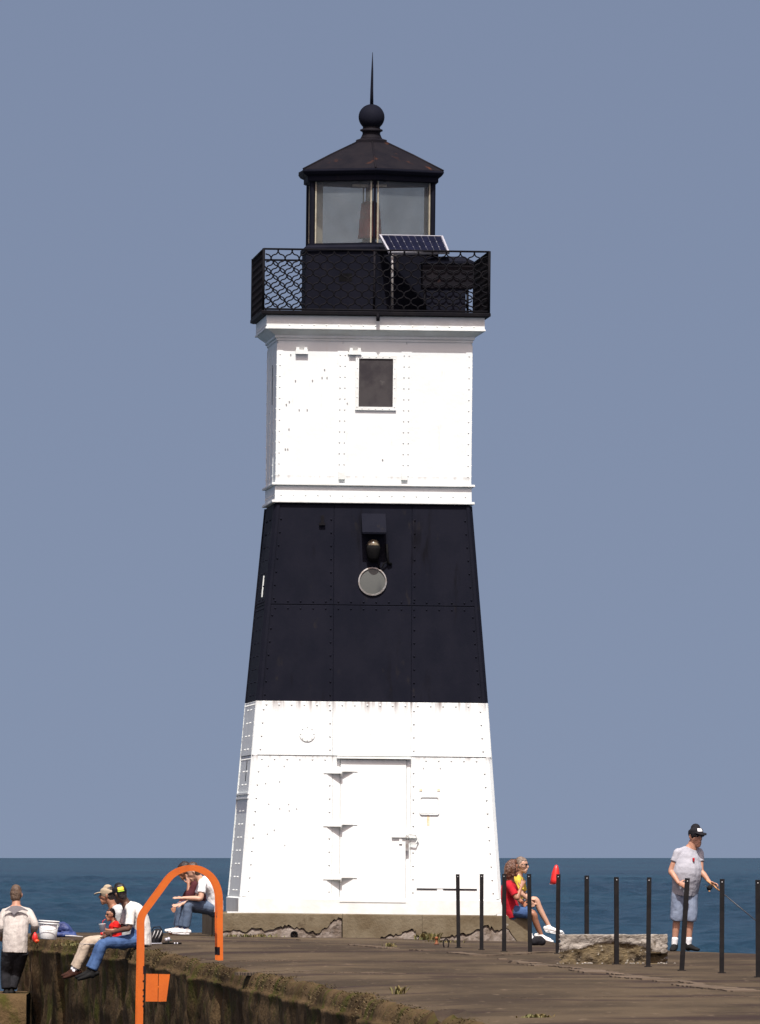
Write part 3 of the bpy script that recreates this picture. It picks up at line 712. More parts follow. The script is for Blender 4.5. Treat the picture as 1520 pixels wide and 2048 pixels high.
    for r0, o0, r1, o1 in ((0.130, 0.012, 0.130, 0.026), (0.130, 0.026, 0.0, 0.026)):
        vs = [f(-1.05 + r0 * math.cos(k * 2 * math.pi / n), 2.91 + r0 * math.sin(k * 2 * math.pi / n), o0) for k in range(n)]
        if r1 > 0:
            vs += [f(-1.05 + r1 * math.cos(k * 2 * math.pi / n), 2.91 + r1 * math.sin(k * 2 * math.pi / n), o1) for k in range(n)]
            cov.add(vs, [(k, (k + 1) % n, (k + 1) % n + n, k + n) for k in range(n)])
        else: cov.add(vs, [tuple(range(n))])
    for k in range(8): rivet(cov, 0, -1.05 + 0.108 * math.cos(k * math.pi / 4), 2.91 + 0.108 * math.sin(k * math.pi / 4), 0.026, hwT, 0.013, 0.013)
    cov.build('round_cover', M['white_trim'], LH)
    # small framed hatch on the right
    hb = MB()
    ring = lambda ins, o: [FP(0, cx + (r - ins) * math.cos(R(t)), cz + (r - ins) * math.sin(R(t)), o, hwT) for cx, cz, r, t0 in ((1.06, 1.875, 0.04, 0), (0.82, 1.875, 0.04, 90), (0.82, 1.655, 0.04, 180), (1.06, 1.655, 0.04, 270)) for t in range(t0, t0 + 91, 30)]
    rr4 = [ring(0, 0.001), ring(0, 0.022), ring(0.018, 0.022), ring(0.018, 0.001)]; n4 = len(rr4[0])
    hb.add([v for q in rr4 for v in q], [(q * n4 + k, q * n4 + (k + 1) % n4, (q + 1) * n4 + (k + 1) % n4, (q + 1) * n4 + k) for q in range(3) for k in range(n4)])
    hf = hb.build('hatch_frame', M['white_trim'], LH)
    hb = MB(); fbox(hb, 0, 0.805, 1.075, 1.642, 1.888, 0.001, 0.008, hwT); hb.build('hatch_plate', M['white'], hf)
    for u in (0.80, 1.09):
        hb = MB(); fbox(hb, 0, u - 0.022, u + 0.022, 2.0, 2.04, 0.001, 0.008, hwT); hb.build('clip', M['rust_pale'], LH)
    hb = MB(); fbox(hb, 0, 0.90, 0.945, 1.44, 1.605, 0.0012, 0.0022, hwT); hb.build('rust_streak', M['rust_pale'], LH)
    hb = MB(); plate(hb, 0, (0.42, 1.42), lambda z: 0.74, lambda z: 1.72, -0.001, 0.010, hwT); hb.build('patch_panel', M['white'], LH)
    hb = MB(); fbox(hb, 0, 0.74, 1.07, 0.405, 0.4195, 0.0, 0.012, hwT); fbox(hb, 0, 1.17, 1.72, 0.405, 0.4195, 0.0, 0.012, hwT); hb.build('dark_gap_strip', M['black_rust'], LH)  # dark strips stand for the gap along the foot of the panel
    # stray bolt heads and small pins on the plates
    hb = MB()
    for (px, py) in ((535, 1668), (549, 1660), (537, 1532), (569, 1532), (532, 1567), (560, 1563), (578, 1608), (594, 1617), (579, 1621), (560, 1617), (538, 1608), (570, 1690), (848, 1533), (882, 1533), (775, 1468), (742, 1467)):
        zz = (1828 - py) / 123.5; uu = (px - 742 - (1828 - py) * 0.0085) / 123.5
        fbox(hb, 0, uu - 0.008, uu + 0.008, zz - 0.010, zz + 0.006, 0.0, 0.018, hwT)
    o = hb.build('pins', M['white_trim'], LH); o['kind'] = 'stuff'
    hb = MB()
    for (px, py) in ((594, 764), (628, 763), (652, 741), (647, 757), (657, 757), (582, 806), (576, 812), (602, 822), (618, 822), (698, 808), (582, 861), (575, 901), (580, 901), (770, 920), (584, 712), (699, 711)):
        zz = (1828 - py) / 123.0; uu = (px - 752) / 123.0
        fbox(hb, 0, uu - 0.008, uu + 0.008, zz - 0.010, zz + 0.006, 0.0, 0.016, hwU)
    o = hb.build('pins', M['steel'], LH); o['kind'] = 'stuff'
    # hood, lamp, porthole on the black band
    hd = MB()
    f = lambda u, zz, o: FP(0, u, zz, o, hwT)
    a, b = -0.19, 0.20
    hd.hexa([f(a, 6.16, 0.30), f(b, 6.16, 0.30), f(b, 6.20, 0.0), f(a, 6.20, 0.0), f(a, 6.19, 0.31), f(b, 6.19, 0.31), f(b, 6.50, 0.02), f(a, 6.50, 0.02)])
    hd.build('lamp_hood', M['black'], LH)
    lp = MB(); c = f(-0.0, 5.98, 0.125)
    lp.lathe([(0.012, -0.10), (0.06, -0.085), (0.09, -0.05), (0.105, 0.0), (0.09, 0.05), (0.055, 0.088), (0.01, 0.10)], c, 16)
    lamp = lp.build('flood_lamp', M['lamp_lens'], LH)
    lp = MB(); lp.lathe([(0.015, -0.28), (0.06, -0.27), (0.10, -0.20), (0.118, -0.06), (0.112, 0.0), (0.10, -0.02)], c, 16); lp.build('lamp_bowl', M['dark'], lamp)
    lp = MB(); lp.tube([f(0.0, 5.85, 0.0), f(0.0, 5.85, 0.12)], 0.03); lp.tube([f(0.22, 6.0, 0.02), f(0.235, 5.80, 0.06), f(0.25, 5.70, 0.05), f(0.30, 5.68, 0.02)], 0.022)
    lp.tube([f(0.235, 5.72, 0.05), f(0.17, 5.68, 0.06), f(0.15, 5.62, 0.03), f(0.08, 5.60, 0.03)], 0.01, 6); lp.tube([f(0.06, 5.76, 0.1), f(0.10, 5.64, 0.05), f(0.12, 5.56, 0.01)], 0.01, 6)
    lp.build('lamp_bracket', M['dark'], lamp)
    pc = f(-0.005, 5.395, 0.0)
    ph = MB(); n = 28; cz, cu = 5.395, -0.005
    prof = [(0.232, 0.0), (0.232, 0.03), (0.212, 0.035), (0.205, 0.012)]
    vs = [f(cu + r * math.cos(k * 2 * math.pi / n), cz + r * math.sin(k * 2 * math.pi / n), o) for r, o in prof for k in range(n)]
    ph.add(vs, [(q * n + k, q * n + (k + 1) % n, (q + 1) * n + (k + 1) % n, (q + 1) * n + k) for q in range(3) for k in range(n)])
    po = ph.build('porthole', M['steel'], LH)
    ph = MB(); ph.add([f(cu + 0.207 * math.cos(k * 2 * math.pi / n), cz + 0.207 * math.sin(k * 2 * math.pi / n), 0.014) for k in range(n)] + [f(cu, cz, 0.03)], [(k, (k + 1) % n, n) for k in range(n)], True)
    ph.build('porthole_pane', M['porthole'], po)
    lp = MB(); fbox(lp, 0, -0.88, -0.78, 6.30, 6.34, 0.0, 0.05, hwT); fbox(lp, 0, -0.85, -0.80, 6.34, 6.46, 0.0, 0.035, hwT); lp.build('bracket', M['black_iron'], LH)
build_tower()

def HX(k, r, z, half=0.0):
    a = R(-90 + 60 * k); return Vector((r * math.cos(a), r * math.sin(a), z))
def hexring(r, z): return [HX(k, r, z) for k in range(6)]
def build_lantern():
    R0 = 1.155
    mb = MB(); mb.rings([hexring(1.25, 9.776), hexring(1.25, 10.78), hexring(1.285, 10.80), hexring(1.285, 10.86), hexring(1.22, 10.90)], False)
    drum = mb.build('lantern_base', M['black'], LH)
    a, b = HX(0, 1.25, 0), HX(5, 1.25, 0)
    nrm = ((a + b) / 2).normalized(); t = (a - b).normalized()
    mb = MB(); c = b.lerp(a, 0.58)
    pts = []
    for (s, zz) in ((-0.12, 10.30), (0.12, 10.30), (0.12, 10.43), (-0.12, 10.43)): pts.append(c + t * s + Vector((0, 0, zz)) + nrm * 0.004)
    mb.hexa([p - nrm * 0.003 for p in pts] + [p for p in pts]); mb.build('vent_opening', M['dark'], drum)
    mb = MB(); mb.tube([HX(0, 1.265, 9.79), HX(0, 1.265, 10.79)], 0.02, 6); mb.build('corner_bead', M['black_rust'], drum)
    # floor & glazing
    mb = MB(); mb.rings([hexring(1.2, 10.903), hexring(1.2, 10.93)], False); mb.build('lantern_floor', M['black'], LH)
    z0, z1 = 10.932, 11.95
    for k in range(6):
        mb = MB(); p0, p1 = HX(k, R0 - 0.02, z0), HX(k, R0 - 0.02, z1 + 0.02)
        mb.tube([p0, p1], 0.022 if k in (0, 3) else 0.045, 6, False); mul = mb.build('mullion', M['black'], LH)
        a, b = HX(k, R0 - 0.035, 0), HX(k + 1, R0 - 0.035, 0); t = (b - a).normalized(); n = Vector((t.y, -t.x, 0))
        a2, b2 = a + t * 0.04, b - t * 0.04; th = n * 0.004
        mb = MB(); mb.hexa([a2 - th + Vector((0, 0, z0)), b2 - th + Vector((0, 0, z0)), b2 + th + Vector((0, 0, z0)), a2 + th + Vector((0, 0, z0)),
                            a2 - th + Vector((0, 0, z1)), b2 - th + Vector((0, 0, z1)), b2 + th + Vector((0, 0, z1)), a2 + th + Vector((0, 0, z1))])
        mb.build('lantern_pane', M['glass'] if k in (0, 5) else M['glass_hazy'], LH)
        mb = MB()
        for (p, q) in ((a + t * 0.045, a + t * 0.066), (b - t * 0.066, b - t * 0.045)):
            o = n * 0.018; w2 = n * 0.012
            mb.hexa([p + o - w2 + Vector((0, 0, z0)), q + o - w2 + Vector((0, 0, z0)), q + o + w2 * 0.2 + Vector((0, 0, z0)), p + o + w2 * 0.2 + Vector((0, 0, z0)),
                     p + o - w2 + Vector((0, 0, z1)), q + o - w2 + Vector((0, 0, z1)), q + o + w2 * 0.2 + Vector((0, 0, z1)), p + o + w2 * 0.2 + Vector((0, 0, z1))])
        mb.build('glazing_bar', M['cream'], LH)
    # roof
    mb = MB(); mb.rings([hexring(1.20, 11.94), hexring(1.235, 11.955), hexring(1.235, 12.03), hexring(1.30, 12.06), hexring(1.335, 12.105), hexring(1.335, 12.125), hexring(1.31, 12.14)], False)
    mb.build('eave', M['black'], LH)
    mb = MB(); mb.rings([hexring(1.318, 12.142), hexring(0.78, 12.40), hexring(0.27, 12.625)], False)
    roof = mb.build('roof', M['black_rust'], LH)
    for k in range(6):
        mb = MB(); mb.tube([HX(k, 1.325, 12.142), HX(k, 0.78, 12.402), HX(k, 0.27, 12.627)], 0.017, 6); mb.build('roof_rib', M['black_rust'], roof)
    mb = MB(); mb.rings([hexring(0.285, 12.60), hexring(0.285, 12.665), hexring(0.23, 12.68), hexring(0.2, 12.69)], False); mb.build('roof_collar', M['black_rust'], roof)
    mb = MB(); mb.lathe([(0.20, 12.66), (0.165, 12.72), (0.145, 12.77), (0.15, 12.80), (0.185, 12.815), (0.185, 12.84), (0.145, 12.855), (0.14, 12.88), (0.15, 12.9)], seg=20); mb.build('finial_neck', M['black_rust'], LH)
    mb = MB(); rr = 0.214; mb.lathe([(max(0.01, rr * math.sin(math.pi * k / 16)), 13.045 - rr * math.cos(math.pi * k / 16)) for k in range(17)], seg=28); mb.build('ball_finial', M['black'], LH)
    mb = MB(); mb.tube([(0, 0, 13.24), (0.0, 0, 13.5), (0.004, 0, 13.8), (0.006, 0, 14.11)], [0.030, 0.024, 0.017, 0.004], 8); mb.build('spire', M['black'], LH)
    mb = MB(); mb.box((-0.965, -0.30, 10.935), (-0.80, -0.28, 11.94)); mb.build('added_strip', M['strip_grey'], LH)  # added grey strip standing in for the darker band of doubled glass
    # beacon hanging in the lantern
    mb = MB(); mb.lathe([(0.20, 11.05), (0.20, 11.10), (0.185, 11.12), (0.19, 11.2), (0.18, 11.22), (0.18, 11.36), (0.168, 11.38), (0.165, 11.5), (0.155, 11.52), (0.15, 11.62), (0.09, 11.66), (0.05, 11.67)], (-0.005, 0, 0), 18)
    bc = mb.build('beacon', M['beacon'], LH)
    mb = MB(); mb.lathe([(0.24, 10.93), (0.24, 10.97), (0.10, 11.0), (0.10, 11.05)], (-0.02, 0, 0), 16); mb.build('beacon_stand', M['black_iron'], bc)
    mb = MB(); mb.tube([(-0.02, 0, 11.66), (-0.02, 0, 11.93)], 0.05, 8); mb.box((-0.3, -0.02, 11.90), (0.26, 0.02, 11.94)); mb.build('beacon_hanger', M['steel'], bc)
    # gallery railing: four lattice panels
    hw = 1.835; zb, zt = 9.80, 10.76
    def lattice(side):
        mb = MB(); Lc = 0.228
        f = lambda u, z: FP(side, u, z, 0.0, lambda q: hw)
        W = 2 * hw - 0.06; H = zt - zb; st = 0.0135
        nlines = int((W + H) / Lc) + 2
        for sgn in (1, -1):
            for i in range(-1, nlines + 2):
                pts = []; run = []
                base = i * Lc - (H if sgn > 0 else 0) + (0.132 - Lc if side == 2 else 0.0)
                n = int(H / st)
                for k in range(n + 1):
                    z = H * k / n
                    wob = math.sin(4 * math.pi * (z - H / 2) / Lc)
                    u = base + sgn * z - sgn * wob * 0.006
                    zz = z + wob * 0.0135
                    if 0 <= u <= W and 0 <= zz <= H: run.append(f(u - W / 2, zb + zz))
                    else:
                        if len(run) > 1: mb.tube(run, 0.0108, 4, False)
                        run = []
                if len(run) > 1: mb.tube(run, 0.0108, 4, False)
        return mb.build('railing_lattice', M['black_iron'], LH)
    for s in range(4):
        lattice(s)
        mb = MB(); f = lambda u, z: FP(s, u, z, 0.0, lambda q: hw)
        mb.tube([f(-hw, zt + 0.01), f(hw, zt + 0.01)], 0.016, 6); mb.tube([f(-hw, zb - 0.005), f(hw, zb - 0.005)], 0.016, 6)
        mb.build('rail', M['black_iron'], LH)
        mb = MB(); mb.tube([f(-hw, 9.775), f(-hw, zt + 0.02)], 0.022, 6); mb.build('rail_post', M['black_iron'], LH)
build_lantern()

def LW(u, y, z): return LH.matrix_basis @ Vector((u, y, z)) if False else (Matrix.Translation(TC) @ Matrix.Rotation(ROTZ, 4, 'Z') @ Matrix.Rotation(R(0.6), 4, 'Y')) @ Vector((u, y, z))

def build_solar():
    tl, tr = LW(0.065, -1.35, 11.045), LW(1.105, -1.35, 11.04)
    bl, br = LW(0.205, -1.78, 10.735), LW(1.19, -1.78, 10.755)
    base = LW(0.27, -1.74, 9.776)
    root = empty('solar_panel', base, (0, 0, 0), 'tilted solar panel with silver frame on a pole at the gallery rail', 'solar panel')
    n = (tr - tl).cross(tl - bl).normalized()
    if n.y > 0: n = -n
    q = lambda s, t, o=0: bl.lerp(br, s).lerp(tl.lerp(tr, s), t) + n * o - base
    mb = MB()
    def slabq(s0, s1, t0, t1, o0, o1, mb):
        mb.hexa([q(s0, t0, o0), q(s1, t0, o0), q(s1, t1, o0), q(s0, t1, o0), q(s0, t0, o1), q(s1, t0, o1), q(s1, t1, o1), q(s0, t1, o1)])
    slabq(0.03, 0.97, 0.04, 0.96, -0.02, 0.0, mb); mb.build('backing', M['grid_grey'], root)
    for (a, b, c, d) in ((0, 0.028, 0, 1), (0.972, 1, 0, 1), (0.028, 0.972, 0, 0.03), (0.028, 0.972, 0.97, 1)):
        mb = MB(); slabq(a, b, c, d, -0.035, 0.012, mb); mb.build('frame_bar', M['alu'], root)
    src = None
    for i in range(9):
        for j in range(3):
            s0 = 0.035 + 0.93 * i / 9 + 0.0022; s1 = 0.035 + 0.93 * (i + 1) / 9 - 0.0022
            t0 = 0.04 + 0.92 * j / 3 + 0.004; t1 = 0.04 + 0.92 * (j + 1) / 3 - 0.004
            mb = MB(); b = 0.012
            vs = [q(s0 + b, t0, 0.004), q(s1 - b, t0, 0.004), q(s1, t0 + b * 2, 0.004), q(s1, t1 - b * 2, 0.004), q(s1 - b, t1, 0.004), q(s0 + b, t1, 0.004), q(s0, t1 - b * 2, 0.004), q(s0, t0 + b * 2, 0.004)]
            lo = [v - n * 0.003 for v in vs]
            mb.add(vs + lo, [tuple(range(8))] + [(k + 8, (k + 1) % 8 + 8, (k + 1) % 8, k) for k in range(8)])
            mb.build('solar_cell', M['cell'], root)
    mb = MB(); mb.tube([Vector((0, 0, 0)), Vector((0, 0, 0.96)), q(0.1, 0.3, -0.04)], 0.024, 8); mb.build('pole', M['steel'], root)
    mb = MB(); mb.tube([Vector((0.0, 0.0, 0.9)), q(0.6, 0.5, -0.04)], 0.016, 6); mb.build('strut', M['steel'], root)
build_solar()

def build_cabinet():
    b = LW(1.19, -1.42, 9.776)
    root = empty('equipment_cabinet', b, (0, 0, ROTZ), 'black signal cabinet behind the right end of the gallery lattice', 'cabinet')
    mb = MB(); mb.box((-0.42, -0.26, 0.40), (0.40, 0.26, 0.80)); mb.build('housing', M['black_rust'], root)
    mb = MB(); mb.rings([[Vector((-0.43 + i, -0.28 + j, 0.803)) for i, j in ((0, 0), (0.84, 0), (0.84, 0.56), (0, 0.56))], [Vector((-0.43 + i, -0.28 + j, 0.84)) for i, j in ((0, 0), (0.84, 0), (0.84, 0.56), (0, 0.56))], [Vector((-0.2 + i, -0.2 + j, 0.92)) for i, j in ((0, 0), (0.45, 0), (0.45, 0.4), (0, 0.4))]], False); mb.build('lid', M['black'], root)
    mb = MB(); mb.box((-0.36, -0.24, 0.0), (0.28, 0.24, 0.398)); mb.build('pedestal', M['black'], root)
    for x in (-0.39, 0.31):
        mb = MB(); mb.tube([(x, -0.24, 0), (x, -0.24, 0.40)], 0.02, 6); mb.build('leg', M['black_iron'], root)
    mb = MB(); mb.tube([(-0.24, 0.1, 0.93), (-0.24, 0.1, 1.10)], 0.09, 10); mb.build('horn', M['black'], root)
build_cabinet()

# ------------------------------------------------------------------ iron posts along the landing
POSTS = [(917, 1896.5, 'white hatch panel of the lighthouse'), (963, 1900.5, 'right edge of the white hatch panel'), (1008, 1904, 'lower right corner of the lighthouse'),
         (1060, 1906, 'denim shorts of the seated woman'), (1115, 1908.5, 'white shoe and the red buoy'), (1173, 1916, 'pitted block, against open lake'),
         (1233, 1928.5, 'front middle of the pitted block'), (1296, 1934, 'right end of the pitted block'), (1363, 1942, 'standing man in grey shirt, leaning sideways'),
         (1443, 1945.5, 'rod handle of the standing man'), (1516, 1954, 'open lake, rightmost of the row')]
WHERE = ['dark iron post before the ', 'dark iron post before the ', 'dark iron post at the ', 'dark iron post before the ', 'dark iron post between the ', 'dark iron post rising behind the ',
         'dark iron post at the ', 'dark iron post at the ', 'dark iron post before the ', 'dark iron post beside the ', 'dark iron post before ']
def post_mesh():
    # rolled channel 1.07 m tall with a bolt hole through the web near the top
    mb = MB(); w2, d2, t, H = 0.0265, 0.024, 0.008, 1.07
    sec = [(-w2, d2), (-w2, -d2), (w2, -d2), (w2, d2), (w2 - t, d2), (w2 - t, -d2 + t), (-w2 + t, -d2 + t), (-w2 + t, d2)]
    n = len(sec)
    mb.add([(x, y, -0.04) for x, y in sec] + [(x, y, H) for x, y in sec], [(k, (k + 1) % n, (k + 1) % n + n, k + n) for k in range(n)] + [(15, 14, 9, 8), (14, 13, 10, 9), (13, 12, 11, 10)])
    return mb
pm = bh = None
for i, (px, py, wh) in enumerate(POSTS):
    p = GZ(px, py)
    root = empty('iron_post', p, (R(random.uniform(-1.2, 1.2)), R(random.uniform(-0.9, 0.9)), R(random.uniform(-9, 9))), WHERE[i] + wh, 'post', 'dark iron posts on the pier')
    if i == 8: root.rotation_euler = (0, R(3.6), R(5))
    if i == 9: root.rotation_euler = (0, R(0.3), R(-3))
    if pm is None:
        pm = post_mesh().build('channel', M['iron'], root)
        mb = MB(); mb.lathe([(0.007, 0.0), (0.007, 0.003), (0.002, 0.003)], seg=10); bh = mb.build('bolt_hole', M['line_grey'], root)
        bh.rotation_euler = (R(90), 0, 0); bh.location = (0, -0.0242, 1.035)
        mb = MB(); mb.box((-0.045, -0.04, -0.03), (0.045, 0.04, 0.010)); ft = mb.build('foot_plate', M['iron'], root)
    else:
        for src in (pm, bh, ft):
            c = src.copy(); S.collection.objects.link(c); c.parent = root

# ------------------------------------------------------------------ pitted concrete block
def build_block():
    fl, fr = GZ(1120, 1928), GZ(1333, 1928)
    c = (fl + fr) / 2; L = (fr - fl).length; Hh = 0.375; Dp = 0.9
    rot = math.atan2(fr.y - fl.y, fr.x - fl.x) + R(-2)
    root = empty('concrete_block', (c.x, c.y, min(fl.z, fr.z) - 0.02), (0, 0, 0), 'broken pale pitted concrete block on the pier among the iron posts', 'concrete block')
    nx, nz, ny = 56, 22, 18
    def shape(u, v):               # front face profile: undercut arch worn into the lower half
        x = -L / 2 + L * u; z = Hh * v
        arch = 0.18 + 0.10 * math.exp(-((u - 0.52) / 0.30) ** 2) + 0.03 * float(fbm(np.array([u * 6]), np.array([1.0]), 3, 91)[0]) - (0.04 if u > 0.85 else 0)
        nn = float(fbm(np.array([u * 11]), np.array([v * 4]), 4, 92)[0]) * 0.03
        t = 1 / (1 + math.exp(-(arch - z) / 0.012))
        cut = 0.035 * t * (0.5 + 0.5 * math.sin(math.pi * min(1, max(0, u))))
        if u > 0.83 and 0.02 < z < 0.15: cut += 0.10
        return x, -nn + cut, z
    def build(upper):
        vs = []; fs = []
        mb = MB()
        for a in range(nz + 1):
            for k in range(nx + 1):
                x, y, z = shape(k / nx, a / nz)
                if k == 0 or k == nx: x += 0.02 * math.sin(a * 1.9)
                vs.append((x, y, z + (0.012 * float(vnoise(np.array([k * 0.5]), np.array([3.3]), 6)[0]) if a == nz else 0)))
        up = []; lo = []
        for a in range(nz):
            for k in range(nx):
                x, y, z = shape((k + .5) / nx, (a + .5) / nz)
                arch = 0.18 + 0.10 * math.exp(-(((k + .5) / nx - 0.52) / 0.30) ** 2) + 0.03 * float(fbm(np.array([(k + .5) / nx * 6]), np.array([1.0]), 3, 91)[0]) - (0.04 if k > nx * 0.85 else 0)
                q = (a * (nx + 1) + k, a * (nx + 1) + k + 1, (a + 1) * (nx + 1) + k + 1, (a + 1) * (nx + 1) + k)
                (up if z > arch else lo).append(q)
        if upper:
            fs = up; o = len(vs)
            for j in range(1, ny + 1):
                for k in range(nx + 1):
                    u = k / nx
                    vs.append((-L / 2 + L * u, vs[nz * (nx + 1) + k][1] * (1 - j / ny) + Dp * j / ny, Hh + 0.016 * float(fbm(np.array([u * 9]), np.array([j * 0.5]), 3, 95)[0]) - (0.02 if j == ny else 0)))
            row = lambda j, k: nz * (nx + 1) + k if j == 0 else o + (j - 1) * (nx + 1) + k
            for j in range(ny):
                for k in range(nx): fs.append((row(j, k), row(j, k + 1), row(j + 1, k + 1), row(j + 1, k)))
            b0 = len(vs); vs += [(-L / 2, Dp, 0), (L / 2, Dp, 0)]
            fs.append(tuple([b0] + [a * (nx + 1) for a in range(nz + 1)] + [row(j, 0) for j in range(1, ny + 1)]))
            fs.append(tuple([b0 + 1] + [row(j, nx) for j in range(ny, 0, -1)] + [a * (nx + 1) + nx for a in range(nz, -1, -1)]))
            fs.append(tuple([b0, b0 + 1] + [row(ny, k) for k in range(nx, -1, -1)]))
        else: fs = lo
        mb.add(vs, fs)
        return mb
    a = build(True).build('worn_cap', M['block'], root); a.rotation_euler = (0, 0, rot)
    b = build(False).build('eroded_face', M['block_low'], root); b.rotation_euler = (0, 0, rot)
    mb = MB(); rr = random.Random(3)
    for k in range(26):            # crumbs fallen round the foot
        x = rr.uniform(-L / 2 - 0.1, L / 2 + 0.15); y = rr.uniform(-0.35, -0.02); s_ = rr.uniform(0.008, 0.022)
        mb.lathe([(s_ * .5, 0.0), (s_, s_ * 0.5), (s_ * 0.5, s_ * 1.1)], (x, y, 0.02), 6, False, rr.uniform(0, 3))
    o = mb.build('crumbs', M['block'], root); o['kind'] = 'stuff'
build_block()

# ------------------------------------------------------------------ orange ladder hand rails
def build_rail():
    foot = GZ(439, 1918); D = foot.y
    axis = Vector((-0.075, 1, 0)).normalized()
    root = empty('ladder_handrail', foot, (0, 0, 0), 'orange arched ladder hand rail with a plate over the quay edge', 'handrail')
    prof_px = [(279, 2130), (281, 2000), (283, 1900), (283, 1850), (284, 1838), (288, 1827), (296, 1815), (318, 1785), (338, 1758), (350, 1747), (364, 1740), (382, 1736), (400, 1738), (417, 1747), (429, 1760), (437, 1778), (440, 1800), (440, 1850), (440.5, 1921)]
    path = [P(x, y, D) - foot for x, y in prof_px]
    # smooth
    def cat(pts, n=5):
        out = []
        for i in range(len(pts) - 1):
            p0, p1, p2, p3 = pts[max(i - 1, 0)], pts[i], pts[i + 1], pts[min(i + 2, len(pts) - 1)]
            for k in range(n):
                t = k / n
                out.append(0.5 * ((2 * p1) + (p2 - p0) * t + (2 * p0 - 5 * p1 + 4 * p2 - p3) * t * t + (3 * p1 - p0 - 3 * p2 + p3) * t ** 3))
        return out + [pts[-1]]
    path = cat(path)
    def channel(shift):
        mb = MB(); hw2, dp = 0.037, 0.055; rings = []
        for i, p in enumerate(path):
            t = (path[min(i + 1, len(path) - 1)] - path[max(i - 1, 0)]).normalized()
            nrm = Vector((t.z, 0, -t.x)).normalized()
            b = Vector((0, 1, 0))
            sec = [(-hw2, 0), (hw2, 0), (hw2, dp), (hw2 - 0.012, dp), (hw2 - 0.012, 0.014), (-hw2 + 0.012, 0.014), (-hw2 + 0.012, dp), (-hw2, dp)]
            rr = 0.008
            rings.append([p + axis * shift + nrm * a + b * c for a, c in sec])
        mb.rings(rings, False); return mb
    r1 = channel(0.0).build('hoop', M['orange'], root)
    r2 = channel(0.48).build('hoop', M['orange'], root)
    for bm_src, sh in ((0, 0.0), (1, 0.48)):
        for (x, y) in ((289, 1940), (437, 1902)):
            q = P(x, y, D) - foot + axis * sh
            mb = MB(); mb.box((q.x - 0.018, q.y - 0.004, q.z - 0.05), (q.x + 0.018, q.y - 0.001, q.z + 0.05)); mb.build('rusted_slot', M['black_rust'], root)
    # plate in two leaves bolted beside the outer leg
    def leaf(pts, th=0.02):
        mb = MB(); f = [P(x, y, D) - foot for x, y in pts]; b = [p + Vector((0, th, 0)) for p in f]
        n = len(f); mb.add(f + b, [tuple(range(n)), tuple(reversed(range(n, 2 * n)))] + [(k, k + n, (k + 1) % n + n, (k + 1) % n) for k in range(n)])
        return mb.build('side_plate', M['orange'], root)
    leaf([(291, 2003), (315.3, 2003), (316.3, 1948), (292, 1947.5)])
    leaf([(316.6, 2003.3), (332.5, 2003), (340, 1948.5), (317.6, 1948)])
    mb = MB(); q0 = P(292, 1975, D) - foot; q1 = P(328, 1975, D) - foot
    mb.tube([q0 + Vector((0, 0.05, 0)), q1 + Vector((0, 0.05, 0))], 0.02, 6); mb.build('plate_bracket', M['orange'], root)
    # rungs between the two legs below the edge, bolts on the legs
    for y in (2010, 2085):
        q = P(282, y, D) - foot; mb = MB(); mb.tube([q + Vector((0, 0.03, 0)), q + axis * 0.48], 0.016, 8); mb.build('rung', M['orange'], root)
    for k, y in enumerate((1962, 1980, 1992, 2002, 2012)):
        q = P(287, y, D) - foot; mb = MB(); mb.lathe([(0.012, 0), (0.012, 0.006), (0.003, 0.008)], seg=8); o = mb.build('bolt', M['black_rust'], root); o.rotation_euler = (R(90), 0, 0); o.location = q
build_rail()

# ------------------------------------------------------------------ people
def cat_rom(pts, rad, n=4):
    P_, R_ = [], []
    rad = [(r, r) if not isinstance(r, (tuple, list)) else r for r in rad]
    for i in range(len(pts) - 1):
        p0, p1, p2, p3 = pts[max(i - 1, 0)], pts[i], pts[i + 1], pts[min(i + 2, len(pts) - 1)]
        for k in range(n):
            t = k / n
            P_.append(0.5 * ((2 * p1) + (p2 - p0) * t + (2 * p0 - 5 * p1 + 4 * p2 - p3) * t * t + (3 * p1 - p0 - 3 * p2 + p3) * t ** 3))
            s_ = t * t * (3 - 2 * t)
            R_.append((rad[i][0] * (1 - s_) + rad[i + 1][0] * s_, rad[i][1] * (1 - s_) + rad[i + 1][1] * s_))
    return P_ + [pts[-1]], R_ + [rad[-1]]

def loft(mb, pts, rad, side=None, seg=14, caps=True):
    """tapered limb through the points; radii (along side, across)"""
    pts, rad = cat_rom([Vector(p) for p in pts], rad)
    n = len(pts); rings = []; prev = None
    tang = [(pts[min(i + 1, n - 1)] - pts[max(i - 1, 0)]).normalized() for i in range(n)]
    def ring(c, t, ra, rb):
        nonlocal prev
        s0 = side if side is not None else (prev if prev is not None else (Vector((0, 0, 1)) if abs(t.z) < 0.85 else Vector((1, 0, 0))))
        a = (s0 - t * s0.dot(t))
        a = a.normalized() if a.length > 1e-5 else t.orthogonal().normalized()
        prev = a; b = t.cross(a)
        return [c + a * (ra * math.cos(2 * math.pi * k / seg)) + b * (rb * math.sin(2 * math.pi * k / seg)) for k in range(seg)]
    if caps:
        for q in (0.12, 0.5, 0.85):
            h = math.sqrt(max(0, 1 - q * q)); r0 = min(rad[0])
            rings.append(ring(pts[0] - tang[0] * r0 * h, tang[0], rad[0][0] * q, rad[0][1] * q))
    for i in range(n): rings.append(ring(pts[i], tang[i], *rad[i]))
    if caps:
        for q in (0.85, 0.5, 0.12):
            h = math.sqrt(max(0, 1 - q * q)); r0 = min(rad[-1])
            rings.append(ring(pts[-1] + tang[-1] * r0 * h, tang[-1], rad[-1][0] * q, rad[-1][1] * q))
    mb.rings(rings, True)

